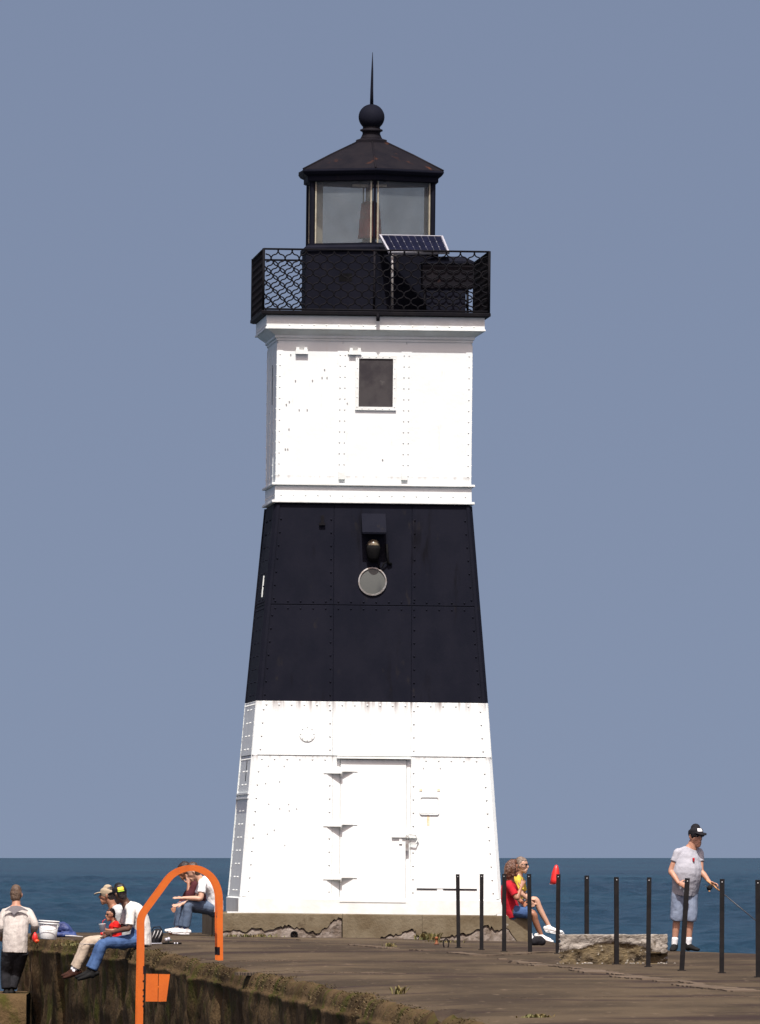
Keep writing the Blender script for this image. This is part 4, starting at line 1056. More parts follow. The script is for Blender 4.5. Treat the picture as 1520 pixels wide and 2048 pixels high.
CLOTH_TEX = bpy.data.textures.new('cloth_folds', 'CLOUDS'); CLOTH_TEX.noise_scale = 0.085; CLOTH_TEX.noise_depth = 2
HAIR_TEX = bpy.data.textures.new('hair_clumps', 'CLOUDS'); HAIR_TEX.noise_scale = 0.045; HAIR_TEX.noise_depth = 2
def fuse(mb, name, m, loc, parent=None, voxel=0.009, smooth=3, folds=0.0, tex=None):
    o = mb.build(name + '_tmp', m, None, loc)
    md = o.modifiers.new('r', 'REMESH'); md.mode = 'VOXEL'; md.voxel_size = voxel; md.use_smooth_shade = True
    sm = o.modifiers.new('s', 'SMOOTH'); sm.iterations = smooth; sm.factor = 0.5
    if folds:
        dp = o.modifiers.new('d', 'DISPLACE'); dp.texture = tex or CLOTH_TEX; dp.strength = folds; dp.mid_level = 0.5; dp.texture_coords = 'LOCAL'
    dg = bpy.context.evaluated_depsgraph_get(); dg.update()
    me = bpy.data.meshes.new_from_object(o.evaluated_get(dg)); me.name = name
    for p in me.polygons: p.use_smooth = True
    if not me.materials: me.materials.append(m)
    bpy.data.objects.remove(o)
    r = bpy.data.objects.new(name, me); S.collection.objects.link(r)
    if parent is not None: r.parent = parent
    else: r.location = loc
    return r

def hand(mb, wrist, elbow, k, dirn=None, palm_n=None, curl=0.25, spread=0.28):
    d = (dirn or (wrist - elbow)).normalized()
    pn = palm_n or Vector((0, -1, 0)); pn = (pn - d * pn.dot(d)).normalized()
    s_ = d.cross(pn).normalized()
    base = wrist + d * 0.03 * k; pe = wrist + d * 0.095 * k
    loft(mb, [wrist, base, pe], [(0.028 * k, 0.020 * k), (0.036 * k, 0.016 * k), (0.040 * k, 0.013 * k)], s_)
    for i, (off, ln) in enumerate(((-0.031, 0.066), (-0.010, 0.078), (0.011, 0.073), (0.031, 0.056))):
        f0 = pe + s_ * off * k - d * 0.012 * k
        fd = (d + s_ * (i - 1.5) * spread * 0.35).normalized()
        f1 = f0 + fd * ln * 0.5 * k; f2 = f1 + (fd + pn * curl).normalized() * ln * 0.32 * k; f3 = f2 + (fd + pn * curl * 2.2).normalized() * ln * 0.3 * k
        loft(mb, [f0, f1, f2, f3], [0.0105 * k, 0.010 * k, 0.009 * k, 0.008 * k], None, 8)
    t0 = base + s_ * -0.03 * k; td = (d * 0.6 - s_ * 0.9).normalized()
    loft(mb, [t0, t0 + td * 0.035 * k, t0 + td * 0.05 * k + d * 0.022 * k], [0.014 * k, 0.012 * k, 0.009 * k], None, 8)

def human(label, J, skin, shirt=None, legs=None, hairm=None, k=1.0, face=None, up=None, sleeve=0.6, leg_len=1.0, shoes=None, socks=None, belly=0.0, hips=1.0,
          hair_style='short', cap=None, capdir=None, glasses=False, origin=None, curls=(0.25, 0.25), palms=(None, None), hdirs=(None, None), voxel=0.009, chest=1.0, shirt_hem=0.0, head=1.10, group=None, patch=None, name='person', sole=None, leg_w=1.0):
    """J: joint positions. One continuous body mesh; hair, cap and clothes are its children."""
    O = origin or J['pelvis']
    sv = (J['shR'] - J['shL']); sv.z = 0; sv = sv.normalized() if sv.length > 0.05 else Vector((0, 1, 0))
    torso_up = (J['neck'] - J['pelvis']).normalized()
    mid = J['pelvis'].lerp(J['neck'], 0.42); chestp = J['pelvis'].lerp(J['neck'], 0.74)
    if 'mid' in J: mid = J['mid']
    if 'chest' in J: chestp = J['chest']
    tor_pts = [J['pelvis'] + torso_up * -0.02 * k, mid, chestp, J['neck'] - torso_up * 0.035 * k]
    fwd = (face or Vector((-1, 0, 0))).normalized()
    bfwd = sv.cross(torso_up); bfwd = bfwd if bfwd.dot(fwd) > 0 else -bfwd
    mid = mid
    tr = [(0.165 * k * hips, 0.12 * k), ((0.145 + belly * 0.4) * k * chest, (0.105 + belly * 0.5) * k), (0.165 * k * chest, 0.118 * k * chest), (0.11 * k, 0.075 * k)]
    mb = MB()
    loft(mb, [tor_pts[0], tor_pts[1] + bfwd * belly * 0.45 * k, tor_pts[2], tor_pts[3]], tr, sv)
    hu = (up or Vector((0, 0, 1))).normalized()
    kb = k; k = k * head                # heads a touch larger than the limbs' scale
    hf = (fwd - hu * fwd.dot(hu)).normalized(); hs = hu.cross(hf)
    H = J['head']
    loft(mb, [J['neck'] - torso_up * 0.05 * k, J['neck'] + (H - J['neck']) * 0.3, H - hu * 0.05 * k - hf * 0.02 * k], [0.068 * k, 0.060 * k, 0.058 * k])
    # skull, jaw, nose, ears, brow
    loft(mb, [H - hu * 0.075 * k + hf * 0.022 * k, H - hu * 0.03 * k + hf * 0.012 * k, H + hu * 0.035 * k, H + hu * 0.075 * k - hf * 0.01 * k], [(0.042 * k, 0.05 * k), (0.064 * k, 0.082 * k), (0.074 * k, 0.094 * k), (0.060 * k, 0.075 * k)], hs)
    loft(mb, [H - hu * 0.108 * k + hf * 0.058 * k, H - hu * 0.08 * k + hf * 0.062 * k], [(0.026 * k, 0.024 * k), (0.036 * k, 0.028 * k)], hs, 10)
    loft(mb, [H + hu * 0.012 * k + hf * 0.086 * k, H - hu * 0.018 * k + hf * 0.106 * k, H - hu * 0.03 * k + hf * 0.104 * k], [0.010 * k, 0.0135 * k, 0.014 * k], None, 8)
    loft(mb, [H - hu * 0.062 * k + hf * 0.084 * k - hs * 0.018 * k, H - hu * 0.060 * k + hf * 0.090 * k, H - hu * 0.062 * k + hf * 0.084 * k + hs * 0.018 * k], [0.009 * k, 0.011 * k, 0.009 * k], None, 8)
    for q in (-1, 1):
        e = H + hs * q * 0.076 * k - hf * 0.005 * k
        loft(mb, [e - hu * 0.028 * k, e + hs * q * 0.006 * k, e + hu * 0.024 * k], [(0.007 * k, 0.014 * k), (0.009 * k, 0.018 * k), (0.007 * k, 0.016 * k)], hs, 8)
    k = kb
    for q, s_ in (('L', 0), ('R', 1)):
        sh, el, ha = J['sh' + q], J['el' + q], J['ha' + q]
        loft(mb, [J['neck'] - torso_up * 0.035 * k, J['neck'].lerp(sh, 0.55) - torso_up * 0.012 * k, sh - torso_up * 0.008 * k], [0.045 * k, 0.050 * k, 0.052 * k])
        loft(mb, [chestp.lerp(sh, 0.5) + torso_up * 0.03 * k, sh, sh.lerp(el, 0.5), el, el.lerp(ha, 0.3), ha], [0.062 * k, 0.056 * k, 0.049 * k, 0.041 * k, 0.042 * k, 0.027 * k])
        if J.get('nohand' + q) is None: hand(mb, ha, el, k, hdirs[s_], palms[s_], curls[s_])
        if 'hip' + q in J:
            hp, kn, an = J['hip' + q], J['kn' + q], J['an' + q]
            back = (kn - (hp + an) / 2)
            loft(mb, [hp, hp.lerp(kn, 0.5), kn, kn.lerp(an, 0.33) - back.normalized() * 0.012 * k if back.length > 0.02 else kn.lerp(an, 0.33), an], [0.088 * k, 0.074 * k, 0.054 * k, 0.053 * k, 0.036 * k])
            toe = J['toe' + q]
            loft(mb, [an - Vector((0, 0, 0.02 * k)), an.lerp(toe, 0.45) - Vector((0, 0, 0.022 * k)), an.lerp(toe, 0.75) - Vector((0, 0, 0.022 * k))], [0.032 * k, 0.024 * k, 0.018 * k])
    body = fuse(mb, name, M[skin], O, None, voxel, 2)
    tag(body, label, 'person', group)
    z = Vector((0, 0, 0))
    def piece(mb, nm, m, folds=0.0, vx=None, sm=3, tex=None): return fuse(mb, nm, m, O, body, vx or voxel, sm, folds, tex)
    if shirt:
        mb = MB(); e = 0.017 * k
        tp = [tor_pts[0] - torso_up * (0.06 + shirt_hem) * k, tor_pts[1] + bfwd * belly * 0.48 * k, tor_pts[2], tor_pts[3] + torso_up * 0.012 * k]
        loft(mb, tp, [(tr[0][0] + e + 0.01 * k, tr[0][1] + e + 0.015 * k), (tr[1][0] + e + 0.012 * k, tr[1][1] + e + 0.012 * k), (tr[2][0] + e, tr[2][1] + e), (tr[3][0] + e * 0.3, tr[3][1] + e * 0.5)], sv, 18, False)
        for q in 'LR':
            sh, el, ha = J['sh' + q], J['el' + q], J['ha' + q]
            loft(mb, [J['neck'] - torso_up * 0.03 * k, J['neck'].lerp(sh, 0.55) - torso_up * 0.010 * k, sh - torso_up * 0.006 * k], [0.052 * k, 0.060 * k, 0.062 * k])
            pts = [chestp.lerp(sh, 0.45) + torso_up * 0.025 * k, sh]
            rd = [0.072 * k, 0.066 * k]
            if sleeve <= 1: pts += [sh.lerp(el, sleeve * 0.5), sh.lerp(el, sleeve)]; rd += [0.066 * k, 0.068 * k]
            else: pts += [sh.lerp(el, 0.5), el, el.lerp(ha, (sleeve - 1) * 0.6), el.lerp(ha, sleeve - 1)]; rd += [0.070 * k, 0.062 * k, 0.058 * k, 0.046 * k]
            loft(mb, pts, rd, None, 14, False)
        so = piece(mb, 'shirt', M[shirt], 0.012 * k)
    if legs and 'hipL' in J:
        mb = MB(); e = 0.018 * k
        loft(mb, [tor_pts[0] - torso_up * 0.05 * k, tor_pts[0].lerp(tor_pts[1], 0.45)], [(tr[0][0] + e, tr[0][1] + e), (tr[0][0] * 0.96 + e * 0.6, tr[0][1] + e * 0.6)], sv)
        for q in 'LR':
            hp, kn, an = J['hip' + q], J['kn' + q], J['an' + q]
            if leg_len >= 0.99: pts = [hp, hp.lerp(kn, 0.5), kn, kn.lerp(an, 0.5), kn.lerp(an, 0.93)]; rd = [0.108 * k * leg_w, 0.094 * k * leg_w, 0.077 * k * leg_w, 0.071 * k * leg_w, 0.068 * k * leg_w]
            elif leg_len > 0.5: pts = [hp, hp.lerp(kn, 0.5), kn, kn.lerp(an, (leg_len - 0.5) * 0.6)]; rd = [0.112 * k, 0.105 * k, 0.098 * k, 0.092 * k]
            else: pts = [hp, hp.lerp(kn, leg_len), hp.lerp(kn, leg_len * 2)]; rd = [0.108 * k, 0.099 * k, 0.092 * k]
            loft(mb, pts, rd, None, 14, False)
        piece(mb, 'trousers' if leg_len >= 0.99 else 'shorts', M[legs], 0.013 * k)
    if socks and 'hipL' in J:
        for q in 'LR':
            mb = MB(); kn, an = J['kn' + q], J['an' + q]; loft(mb, [kn.lerp(an, 0.80), an, an - Vector((0, 0, 0.03 * k))], [0.047 * k, 0.044 * k, 0.045 * k]); piece(mb, 'sock', M[socks], 0.0, 0.008)
    if shoes and 'hipL' in J:
        for q in 'LR':
            an, toe = J['an' + q], J['toe' + q]; fd = (toe - an); fd.z *= 0.0 if J.get('flat') else 0.6; fd.normalize()
            sd_ = fd.cross(Vector((0, 0, 1))).normalized(); dn = sd_.cross(fd).normalized()
            if dn.z > 0: dn = -dn
            heel = an - fd * 0.055 * k + dn * 0.045 * k; tt = toe + fd * 0.02 * k
            tt = Vector((tt.x, tt.y, heel.z)) if J.get('flat') else tt
            mb = MB(); loft(mb, [heel, heel.lerp(tt, 0.35) - dn * 0.006 * k, heel.lerp(tt, 0.7) + dn * 0.004 * k, tt + dn * 0.004 * k], [(0.042 * k, 0.042 * k), (0.045 * k, 0.046 * k), (0.052 * k, 0.034 * k), (0.040 * k, 0.024 * k)], sd_)
            loft(mb, [an - fd * 0.01 * k + dn * 0.0 * k, an + dn * 0.05 * k + fd * 0.01 * k], [0.047 * k, 0.05 * k])
            so = piece(mb, 'shoe', M[shoes], 0.0, 0.008)
            if sole:
                mb = MB(); loft(mb, [heel + dn * 0.036 * k, heel.lerp(tt, 0.5) + dn * 0.036 * k, tt + dn * 0.022 * k], [(0.044 * k, 0.012 * k), (0.048 * k, 0.012 * k), (0.040 * k, 0.011 * k)], sd_)
                piece(mb, 'shoe_sole', M[sole], 0.0, 0.007)
    k = kb * head
    if hairm:
        mb = MB(); T_ = HAIR_TEX
        b = 0.012 * k
        if hair_style in ('short', 'crop'):
            g = b if hair_style == 'short' else 0.004
            loft(mb, [H - hu * 0.035 * k - hf * 0.048 * k, H + hu * 0.02 * k - hf * 0.032 * k, H + hu * 0.07 * k - hf * 0.018 * k], [(0.062 * k + g, 0.050 * k + g), (0.072 * k + g, 0.070 * k + g), (0.064 * k + g, 0.080 * k + g)], hs)
            loft(mb, [H + hu * 0.075 * k + hf * 0.045 * k, H + hu * 0.09 * k - hf * 0.02 * k], [(0.055 * k, 0.028 * k + g), (0.055 * k + g, 0.03 * k + g)], hs)
            hd = 0.012
        else:                      # long curly hair falling to the shoulders
            loft(mb, [H + hu * 0.085 * k + hf * 0.01 * k, H + hu * 0.04 * k - hf * 0.045 * k, H - hu * 0.06 * k - hf * 0.075 * k, H - hu * 0.17 * k - hf * 0.07 * k], [(0.070 * k, 0.070 * k), (0.084 * k, 0.074 * k), (0.088 * k, 0.064 * k), (0.06 * k, 0.04 * k)], hs)
            for q in (-1, 1):
                loft(mb, [H + hu * 0.07 * k + hs * q * 0.06 * k, H + hs * q * 0.088 * k - hf * 0.005 * k, H - hu * 0.10 * k + hs * q * 0.085 * k - hf * 0.01 * k], [0.036 * k, 0.036 * k, 0.028 * k])
            hd = 0.030
        piece(mb, 'hair', M[hairm], hd * k, 0.009, 2, T_)
    if cap:
        cf = (capdir or hf); cf = (cf - hu * cf.dot(hu)).normalized(); cs = hu.cross(cf)
        mb = MB(); loft(mb, [H + hu * 0.030 * k - hf * 0.008 * k, H + hu * 0.068 * k - hf * 0.008 * k, H + hu * 0.098 * k - hf * 0.012 * k], [(0.086 * k, 0.106 * k), (0.085 * k, 0.103 * k), (0.056 * k, 0.068 * k)], hs)
        co = piece(mb, 'cap', M[cap], 0.0, 0.008)
        mb = MB(); b0 = H + hu * 0.040 * k + cf * 0.075 * k
        loft(mb, [b0, b0 + cf * 0.05 * k - hu * 0.004 * k, b0 + cf * 0.095 * k - hu * 0.02 * k], [(0.074 * k, 0.012 * k), (0.072 * k, 0.011 * k), (0.045 * k, 0.010 * k)], cs)
        piece(mb, 'cap_brim', M[cap], 0.0, 0.006)
        if patch:
            for (pm_, pdir, w_, h0, h1) in patch:
                pd = pdir.normalized(); pd = (pd - hu * pd.dot(hu)).normalized(); ps = hu.cross(pd); mb = MB(); rows = []
                for j in range(5):
                    hh = h0 + (h1 - h0) * j / 4
                    rx = np.interp(hh, [0.02, 0.068, 0.098, 0.14], [0.112, 0.108, 0.086, 0.03]) * k
                    rows.append([H - hf * 0.009 * k + hu * hh * k + (pd * math.cos(a) + ps * math.sin(a)) * rx for a in np.linspace(-w_, w_, 9)])
                vs = [v - O for r_ in rows for v in r_]
                vs += [v * 1.0 - pd * 0.006 for v in vs]
                nn = 45
                fs = [(j * 9 + i, j * 9 + i + 1, (j + 1) * 9 + i + 1, (j + 1) * 9 + i) for j in range(4) for i in range(8)]
                rim = [i for i in range(9)] + [j * 9 + 8 for j in range(1, 5)] + [36 + i for i in range(7, -1, -1)] + [j * 9 for j in range(3, 0, -1)]
                fs += [(rim[(i + 1) % len(rim)], rim[i], rim[i] + nn, rim[(i + 1) % len(rim)] + nn) for i in range(len(rim))]
                mb.add(vs, fs, True); mb.build('cap_badge', M[pm_], body)
    if glasses:
        mb = MB(); ey = H + hu * 0.014 * k
        for q in (-1, 1):
            c = ey + hf * 0.088 * k + hs * q * 0.034 * k
            loft(mb, [c - hs * 0.022 * k - hf * 0.004 * k * 1, c, c + hs * 0.022 * k - hf * 0.004 * k], [(0.017 * k, 0.008 * k), (0.021 * k, 0.010 * k), (0.017 * k, 0.008 * k)], hu, 10)
            loft(mb, [c + hs * q * 0.022 * k, ey + hs * q * 0.083 * k + hf * 0.05 * k, ey + hs * q * 0.084 * k - hf * 0.01 * k], [0.006 * k, 0.006 * k, 0.005 * k], None, 6)
        loft(mb, [ey + hf * 0.098 * k - hs * 0.015 * k, ey + hf * 0.098 * k + hs * 0.015 * k], [0.006 * k, 0.006 * k], None, 6)
        g = fuse(mb, 'sunglasses', M['glasses'], O, body, 0.005, 1)
    else:
        for q in (-1, 1):
            mb = MB(); c = H + hu * 0.014 * k + hf * 0.082 * k + hs * q * 0.031 * k - O
            loft(mb, [c - hs * 0.008 * k, c + hs * 0.008 * k], [0.008 * k, 0.008 * k], None, 8); mb.build('eye', M['glasses'], body)
    return body

def joints(D, **kw):
    J = {}
    for n_, v in kw.items():
        if n_.startswith('nohand') or n_ == 'flat': J[n_] = True; continue
        J[n_] = P(v[0], v[1], D + (v[2] if len(v) > 2 else 0))
    return J

V3 = Vector
# standing fisherman on the right
D = 170.6
J = joints(D, pelvis=(1371, 1777, 0.02), neck=(1384, 1694, 0), head=(1392, 1673, -0.03), shL=(1357, 1705, -0.06), elL=(1342, 1742, -0.08), haL=(1357, 1766, -0.22),
           shR=(1398, 1705, 0.05), elR=(1402, 1742, -0.02), haR=(1419, 1764, -0.10), hipL=(1358, 1785, 0), knL=(1354, 1834, -0.02), anL=(1349, 1888, 0.02), toeL=(1345, 1899, -0.14),
           hipR=(1381, 1785, 0.04), knR=(1381, 1834, 0.0), anR=(1377, 1888, 0.04), toeR=(1394, 1898, -0.06), mid=(1373, 1745, 0.0), chest=(1377, 1717, 0.0))
fisher = human('stout man standing in grey shirt and denim shorts holding a fishing rod', J, 'skin', 'tee_grey', 'denim_pale', None, k=0.98, face=V3((0.50, -0.86, -0.10)), head=1.2, leg_len=0.66, sleeve=0.52,
      shoes='shoe_black', socks='tee_white', belly=0.075, cap='cap_black', glasses=True, origin=GZ(1370, 1903), curls=(0.5, 0.9), palms=(V3((0.4, -1, 0)), V3((0.2, -0.3, -1))), hdirs=(V3((0.9, -0.1, -0.35)), V3((0.75, -0.2, -0.25))),
      patch=[('tee_white', V3((0.50, -0.86, 0)), 0.30, 0.055, 0.095)], chest=1.09, shirt_hem=0.0)
mb = MB(); q = P(1387, 1719, D - 0.165) - fisher.location; loft(mb, [q + V3((0.0, 0, 0.012)), q + V3((0.004, 0.0, -0.022))], [(0.018, 0.012), (0.012, 0.012)], V3((1, 0, 0)), 8); mb.build('shirt_print', M['tee_red'], fisher)
# his rod and reel
hp = P(1424, 1769, D - 0.14)
rod = empty('fishing_rod', hp, (0, 0, 0), 'long dark fishing rod with cork grip held by the standing man', 'fishing rod')
dirr = (P(1520, 1848, D - 0.1) - hp).normalized(); dirr = (dirr + V3((0, -0.05, 0))).normalized()
mb = MB(); mb.tube([dirr * 0.14, dirr * 0.7, dirr * 1.4 + V3((0, 0, -0.01)), dirr * 2.1 + V3((0, 0, -0.05))], [0.0075, 0.006, 0.004, 0.002], 6); mb.build('rod_blank', M['rod'], rod)
mb = MB(); mb.tube([dirr * -0.10, dirr * -0.02, dirr * 0.08, dirr * 0.14], [0.013, 0.015, 0.014, 0.010], 8); mb.build('cork_grip', M['cork'], rod)
rc = dirr * -0.01 + V3((-0.028, -0.02, -0.055))
mb = MB(); mb.lathe([(0.02, -0.035), (0.033, -0.03), (0.028, -0.01), (0.028, 0.015), (0.035, 0.02), (0.035, 0.035), (0.01, 0.04)], seg=14); o = mb.build('reel', M['shoe_black'], rod); o.location = rc; o.rotation_euler = (R(70), R(40), 0)
mb = MB(); mb.tube([rc, dirr * -0.01], 0.011, 6); mb.tube([rc + V3((-0.03, 0, 0.01)), rc + V3((-0.06, -0.01, 0.03))], 0.006, 6); mb.build('reel_foot', M['rod'], rod)
mb = MB(); mb.lathe([(0.004, -0.012), (0.013, -0.008), (0.013, 0.008), (0.004, 0.012)], rc + V3((-0.002, -0.03, -0.045)), 8); mb.build('reel_knob', M['cork'], rod)
for t in (0.45, 0.85, 1.25, 1.65):
    mb = MB(); c = dirr * t; mb.tube([c + V3((0.012 * math.cos(a), 0, -0.016 + 0.012 * math.sin(a))) for a in np.linspace(0, 6.28, 9)], 0.0025, 4); mb.build('line_guide', M['rod'], rod)

# man in black cap on the quay edge
D = 179.2
J = joints(D, pelvis=(276, 1872, 0.0), neck=(253, 1808, 0), head=(239, 1788, -0.03), shL=(262, 1822, -0.19), elL=(258, 1856, -0.26), haL=(226, 1864, -0.18), shR=(254, 1820, 0.20), elR=(246, 1852, 0.26), haR=(222, 1864, 0.16),
           hipL=(272, 1881, -0.10), knL=(208, 1889, -0.17), anL=(184, 1943, -0.20), toeL=(160, 1957, -0.22), hipR=(272, 1881, 0.10), knR=(204, 1888, 0.12), anR=(178, 1940, 0.12), toeR=(155, 1953, 0.12), mid=(282, 1848, 0), chest=(270, 1825, 0))
human('man in black cap and patterned white shirt with blue jeans, sitting on the quay edge', J, 'skin_brown', 'shirt_pat', 'denim', 'hair_dark', k=1.0, face=V3((-0.75, 0.62, -0.22)), up=V3((-0.2, 0.05, 1)), leg_len=1.0, sleeve=0.85,
      shoes='shoe_black', cap='cap_black', curls=(0.6, 0.6), hair_style='crop', patch=[('yellow', V3((0.25, -1, 0)), 0.40, 0.035, 0.085), ('lime', V3((0.25, -1, 0)), 0.40, 0.022, 0.0345)], origin=GZ(268, 1894), chest=1.08, shirt_hem=0.06, hips=1.05)
# man in tan cap beside him
D = 179.9
J = joints(D, pelvis=(244, 1874, 0.1), neck=(226, 1812, 0), head=(214, 1791, 0), shL=(236, 1822, -0.14), elL=(238, 1858, -0.1), haL=(212, 1872, 0.0), shR=(232, 1820, 0.2), elR=(232, 1856, 0.24), haR=(206, 1872, 0.2),
           hipL=(242, 1880, 0.02), knL=(178, 1887, 0.0), anL=(150, 1941, 0.0), toeL=(130, 1954, -0.04), hipR=(242, 1880, 0.2), knR=(174, 1884, 0.24), anR=(147, 1937, 0.26), toeR=(127, 1950, 0.22), mid=(244, 1848, 0.05), chest=(238, 1828, 0.02))
human('man in tan cap and khaki trousers seated on the quay edge', J, 'skin_tan', 'shirt_light', 'khaki', 'hair_dark', k=0.96, face=V3((-1, 0.12, -0.16)), leg_len=0.98 + 0.02, sleeve=0.85, shoes='shoe_brown', cap='cap_tan', hair_style='crop', origin=GZ(240, 1890), socks='tee_white')
# child in red between them
D = 179.4
kc = 0.66
J = joints(D, pelvis=(232, 1876, 0.0), neck=(229, 1843, 0), head=(221, 1830, -0.02), shL=(233, 1848, -0.10), elL=(231, 1862, -0.12), haL=(214, 1860, -0.10), shR=(227, 1847, 0.11), elR=(222, 1862, 0.14), haR=(209, 1858, 0.06),
           hipL=(230, 1880, -0.04), knL=(204, 1880, -0.02), anL=(194, 1904, 0.0), toeL=(184, 1908, 0.0), hipR=(230, 1880, 0.06), knR=(204, 1880, 0.10), anR=(194, 1902, 0.10), toeR=(184, 1906, 0.10))
kid = human('small child in red shirt and sunglasses drinking between two seated men', J, 'skin_tan', 'kid_red', 'khaki', 'hair_dark', k=kc, face=V3((-0.85, -0.45, -0.15)), leg_len=1.0, sleeve=0.6, shoes='shoe_brown', glasses=True, hair_style='crop', origin=GZ(231, 1890), voxel=0.008, curls=(0.9, 0.9))
cp = P(206, 1871, D - 0.10)
cup = empty('drink_cup', cp, (0, R(-4), 0), 'white paper cup with red foot held by the child', 'cup')
mb = MB(); mb.lathe([(0.038, 0.045), (0.050, 0.165), (0.053, 0.168), (0.048, 0.172), (0.01, 0.172)], seg=16); mb.build('cup_wall', M['plastic_white'], cup)
mb = MB(); mb.lathe([(0.030, 0.0), (0.034, 0.001), (0.0378, 0.0445), (0.01, 0.0445)], seg=16); mb.build('cup_foot', M['red'], cup)
mb = MB(); mb.tube([(0, 0, 0.15), (0.01, 0, 0.21), (0.05, -0.01, 0.235)], 0.005, 6); mb.build('straw', M['red'], cup)

# person leaning at the corner of the quay, seen from behind
D = 198.0
J = joints(D, pelvis=(30, 1893, -0.05), neck=(32, 1813, 0.12), head=(33, 1790, 0.18), shL=(10, 1825, 0.10), elL=(2, 1856, 0.02), haL=(4, 1872, 0.25), shR=(56, 1824, 0.10), elR=(70, 1850, 0.0), haR=(66, 1868, 0.22),
           hipL=(19, 1902, -0.06), knL=(13, 1945, 0.05), anL=(13, 1980, 0.0), toeL=(10, 1988, 0.2), hipR=(41, 1902, -0.06), knR=(32, 1945, 0.08), anR=(23, 1979, 0.02), toeR=(26, 1986, 0.22), mid=(31, 1864, -0.06), chest=(32, 1836, 0.04), flat=1)
back = human('person seen from behind in loose pale shirt and black trousers at the landing', J, 'skin', 'shirt_sheer', 'black_cloth', 'hair_brownish', k=1.05, face=V3((0.25, 1, -0.1)), leg_len=1.0, sleeve=1.75, shoes='shoe_black', origin=P(18, 1988, D), chest=1.14, shirt_hem=0.02, hips=1.02, leg_w=1.22)
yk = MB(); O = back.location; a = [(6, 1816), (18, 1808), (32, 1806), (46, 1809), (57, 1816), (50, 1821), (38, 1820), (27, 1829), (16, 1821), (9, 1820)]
# grey yoke panel sewn across the shoulder blades follows the shirt's back
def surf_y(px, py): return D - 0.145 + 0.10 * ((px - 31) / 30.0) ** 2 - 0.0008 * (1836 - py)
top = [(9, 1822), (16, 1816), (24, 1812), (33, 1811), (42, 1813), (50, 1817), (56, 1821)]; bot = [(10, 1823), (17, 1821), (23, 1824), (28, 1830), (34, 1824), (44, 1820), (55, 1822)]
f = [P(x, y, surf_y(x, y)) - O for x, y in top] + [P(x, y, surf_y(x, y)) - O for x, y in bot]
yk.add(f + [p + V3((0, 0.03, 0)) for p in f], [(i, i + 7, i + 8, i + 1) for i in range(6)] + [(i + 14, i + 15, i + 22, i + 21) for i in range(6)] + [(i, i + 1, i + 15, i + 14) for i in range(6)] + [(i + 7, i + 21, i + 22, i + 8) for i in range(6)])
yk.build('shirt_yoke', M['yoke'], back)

# two seated on the left end of the plinth
D = 198.4
J = joints(D, pelvis=(424, 1810, 0.1), neck=(401, 1759, 0), head=(386, 1744, -0.02), shL=(405, 1769, -0.17), elL=(401, 1797, -0.24), haL=(366, 1796, -0.22), shR=(404, 1768, 0.18), elR=(392, 1800, 0.2), haR=(364, 1808, 0.1),
           hipL=(424, 1817, 0.0), knL=(379, 1809, -0.16), anL=(371, 1858, -0.18), toeL=(347, 1869, -0.22), hipR=(424, 1817, 0.18), knR=(374, 1810, 0.18), anR=(362, 1856, 0.2), toeR=(340, 1868, 0.2), mid=(428, 1787, 0.05), chest=(416, 1769, 0.02), flat=1)
human('person in white shirt and jeans hunched forward on the plinth, hands out', J, 'skin_pale', 'tee_white', 'denim_grey', 'hair_brown', k=1.0, face=V3((-0.86, -0.1, -0.55)), up=V3((-0.42, 0, 0.9)), leg_len=0.99, sleeve=0.6, shoes='shoe_white', socks='blue_nylon',
      origin=P(424, 1826, D), curls=(0.12, 0.3), palms=(V3((0, 0.3, -1)), V3((0, -0.6, 1))), hdirs=(V3((-1, -0.1, 0.02)), V3((-1, 0, -0.25))), sole='tee_white')
D = 199.5
J = joints(D, pelvis=(420, 1808, 0.1), neck=(384, 1762, 0), head=(369, 1742, -0.02), shL=(390, 1770, -0.15), elL=(378, 1797, -0.2), haL=(377, 1768, -0.12), shR=(388, 1770, 0.18), elR=(368, 1800, 0.2), haR=(355, 1812, 0.1),
           hipL=(418, 1817, 0.0), knL=(363, 1812, -0.05), anL=(357, 1856, -0.06), toeL=(335, 1869, -0.1), hipR=(418, 1817, 0.18), knR=(360, 1812, 0.24), anR=(354, 1855, 0.26), toeR=(334, 1867, 0.24), mid=(414, 1787, 0.05), chest=(399, 1772, 0.02), flat=1)
human('dark haired person in maroon shirt seated behind the one in white', J, 'skin_tan', 'maroon', 'denim_grey', 'hair_dark', k=0.98, face=V3((-0.9, 0.1, -0.4)), up=V3((-0.3, 0, 0.95)), leg_len=0.9 + 0.1, sleeve=1.5, shoes='shoe_white', origin=P(420, 1826, D))

# two seated on the right end of the plinth
D = 198.7
J = joints(D, pelvis=(1026, 1822, 0.1), neck=(1019, 1761, 0.05), head=(1025, 1737, 0.02), shL=(1019, 1771, -0.15), elL=(1034, 1797, -0.22), haL=(1042, 1775, -0.14), shR=(1025, 1770, 0.2), elR=(1038, 1799, 0.24), haR=(1046, 1806, 0.1),
           hipL=(1030, 1823, -0.02), knL=(1067, 1828, -0.12), anL=(1083, 1871, -0.05), toeL=(1103, 1882, -0.1), hipR=(1030, 1821, 0.18), knR=(1066, 1826, 0.2), anR=(1080, 1868, 0.24), toeR=(1098, 1878, 0.2), mid=(1017, 1798, 0.06), chest=(1018, 1776, 0.04))
human('woman with long curly brown hair in red shirt and denim shorts on the plinth', J, 'skin_tan', 'tee_red', 'denim', 'hair_red', k=0.93, face=V3((0.95, 0.25, -0.05)), leg_len=0.42, sleeve=0.75, shoes='shoe_white', hair_style='long', origin=P(1026, 1832, D), hips=1.05)
D = 200.8
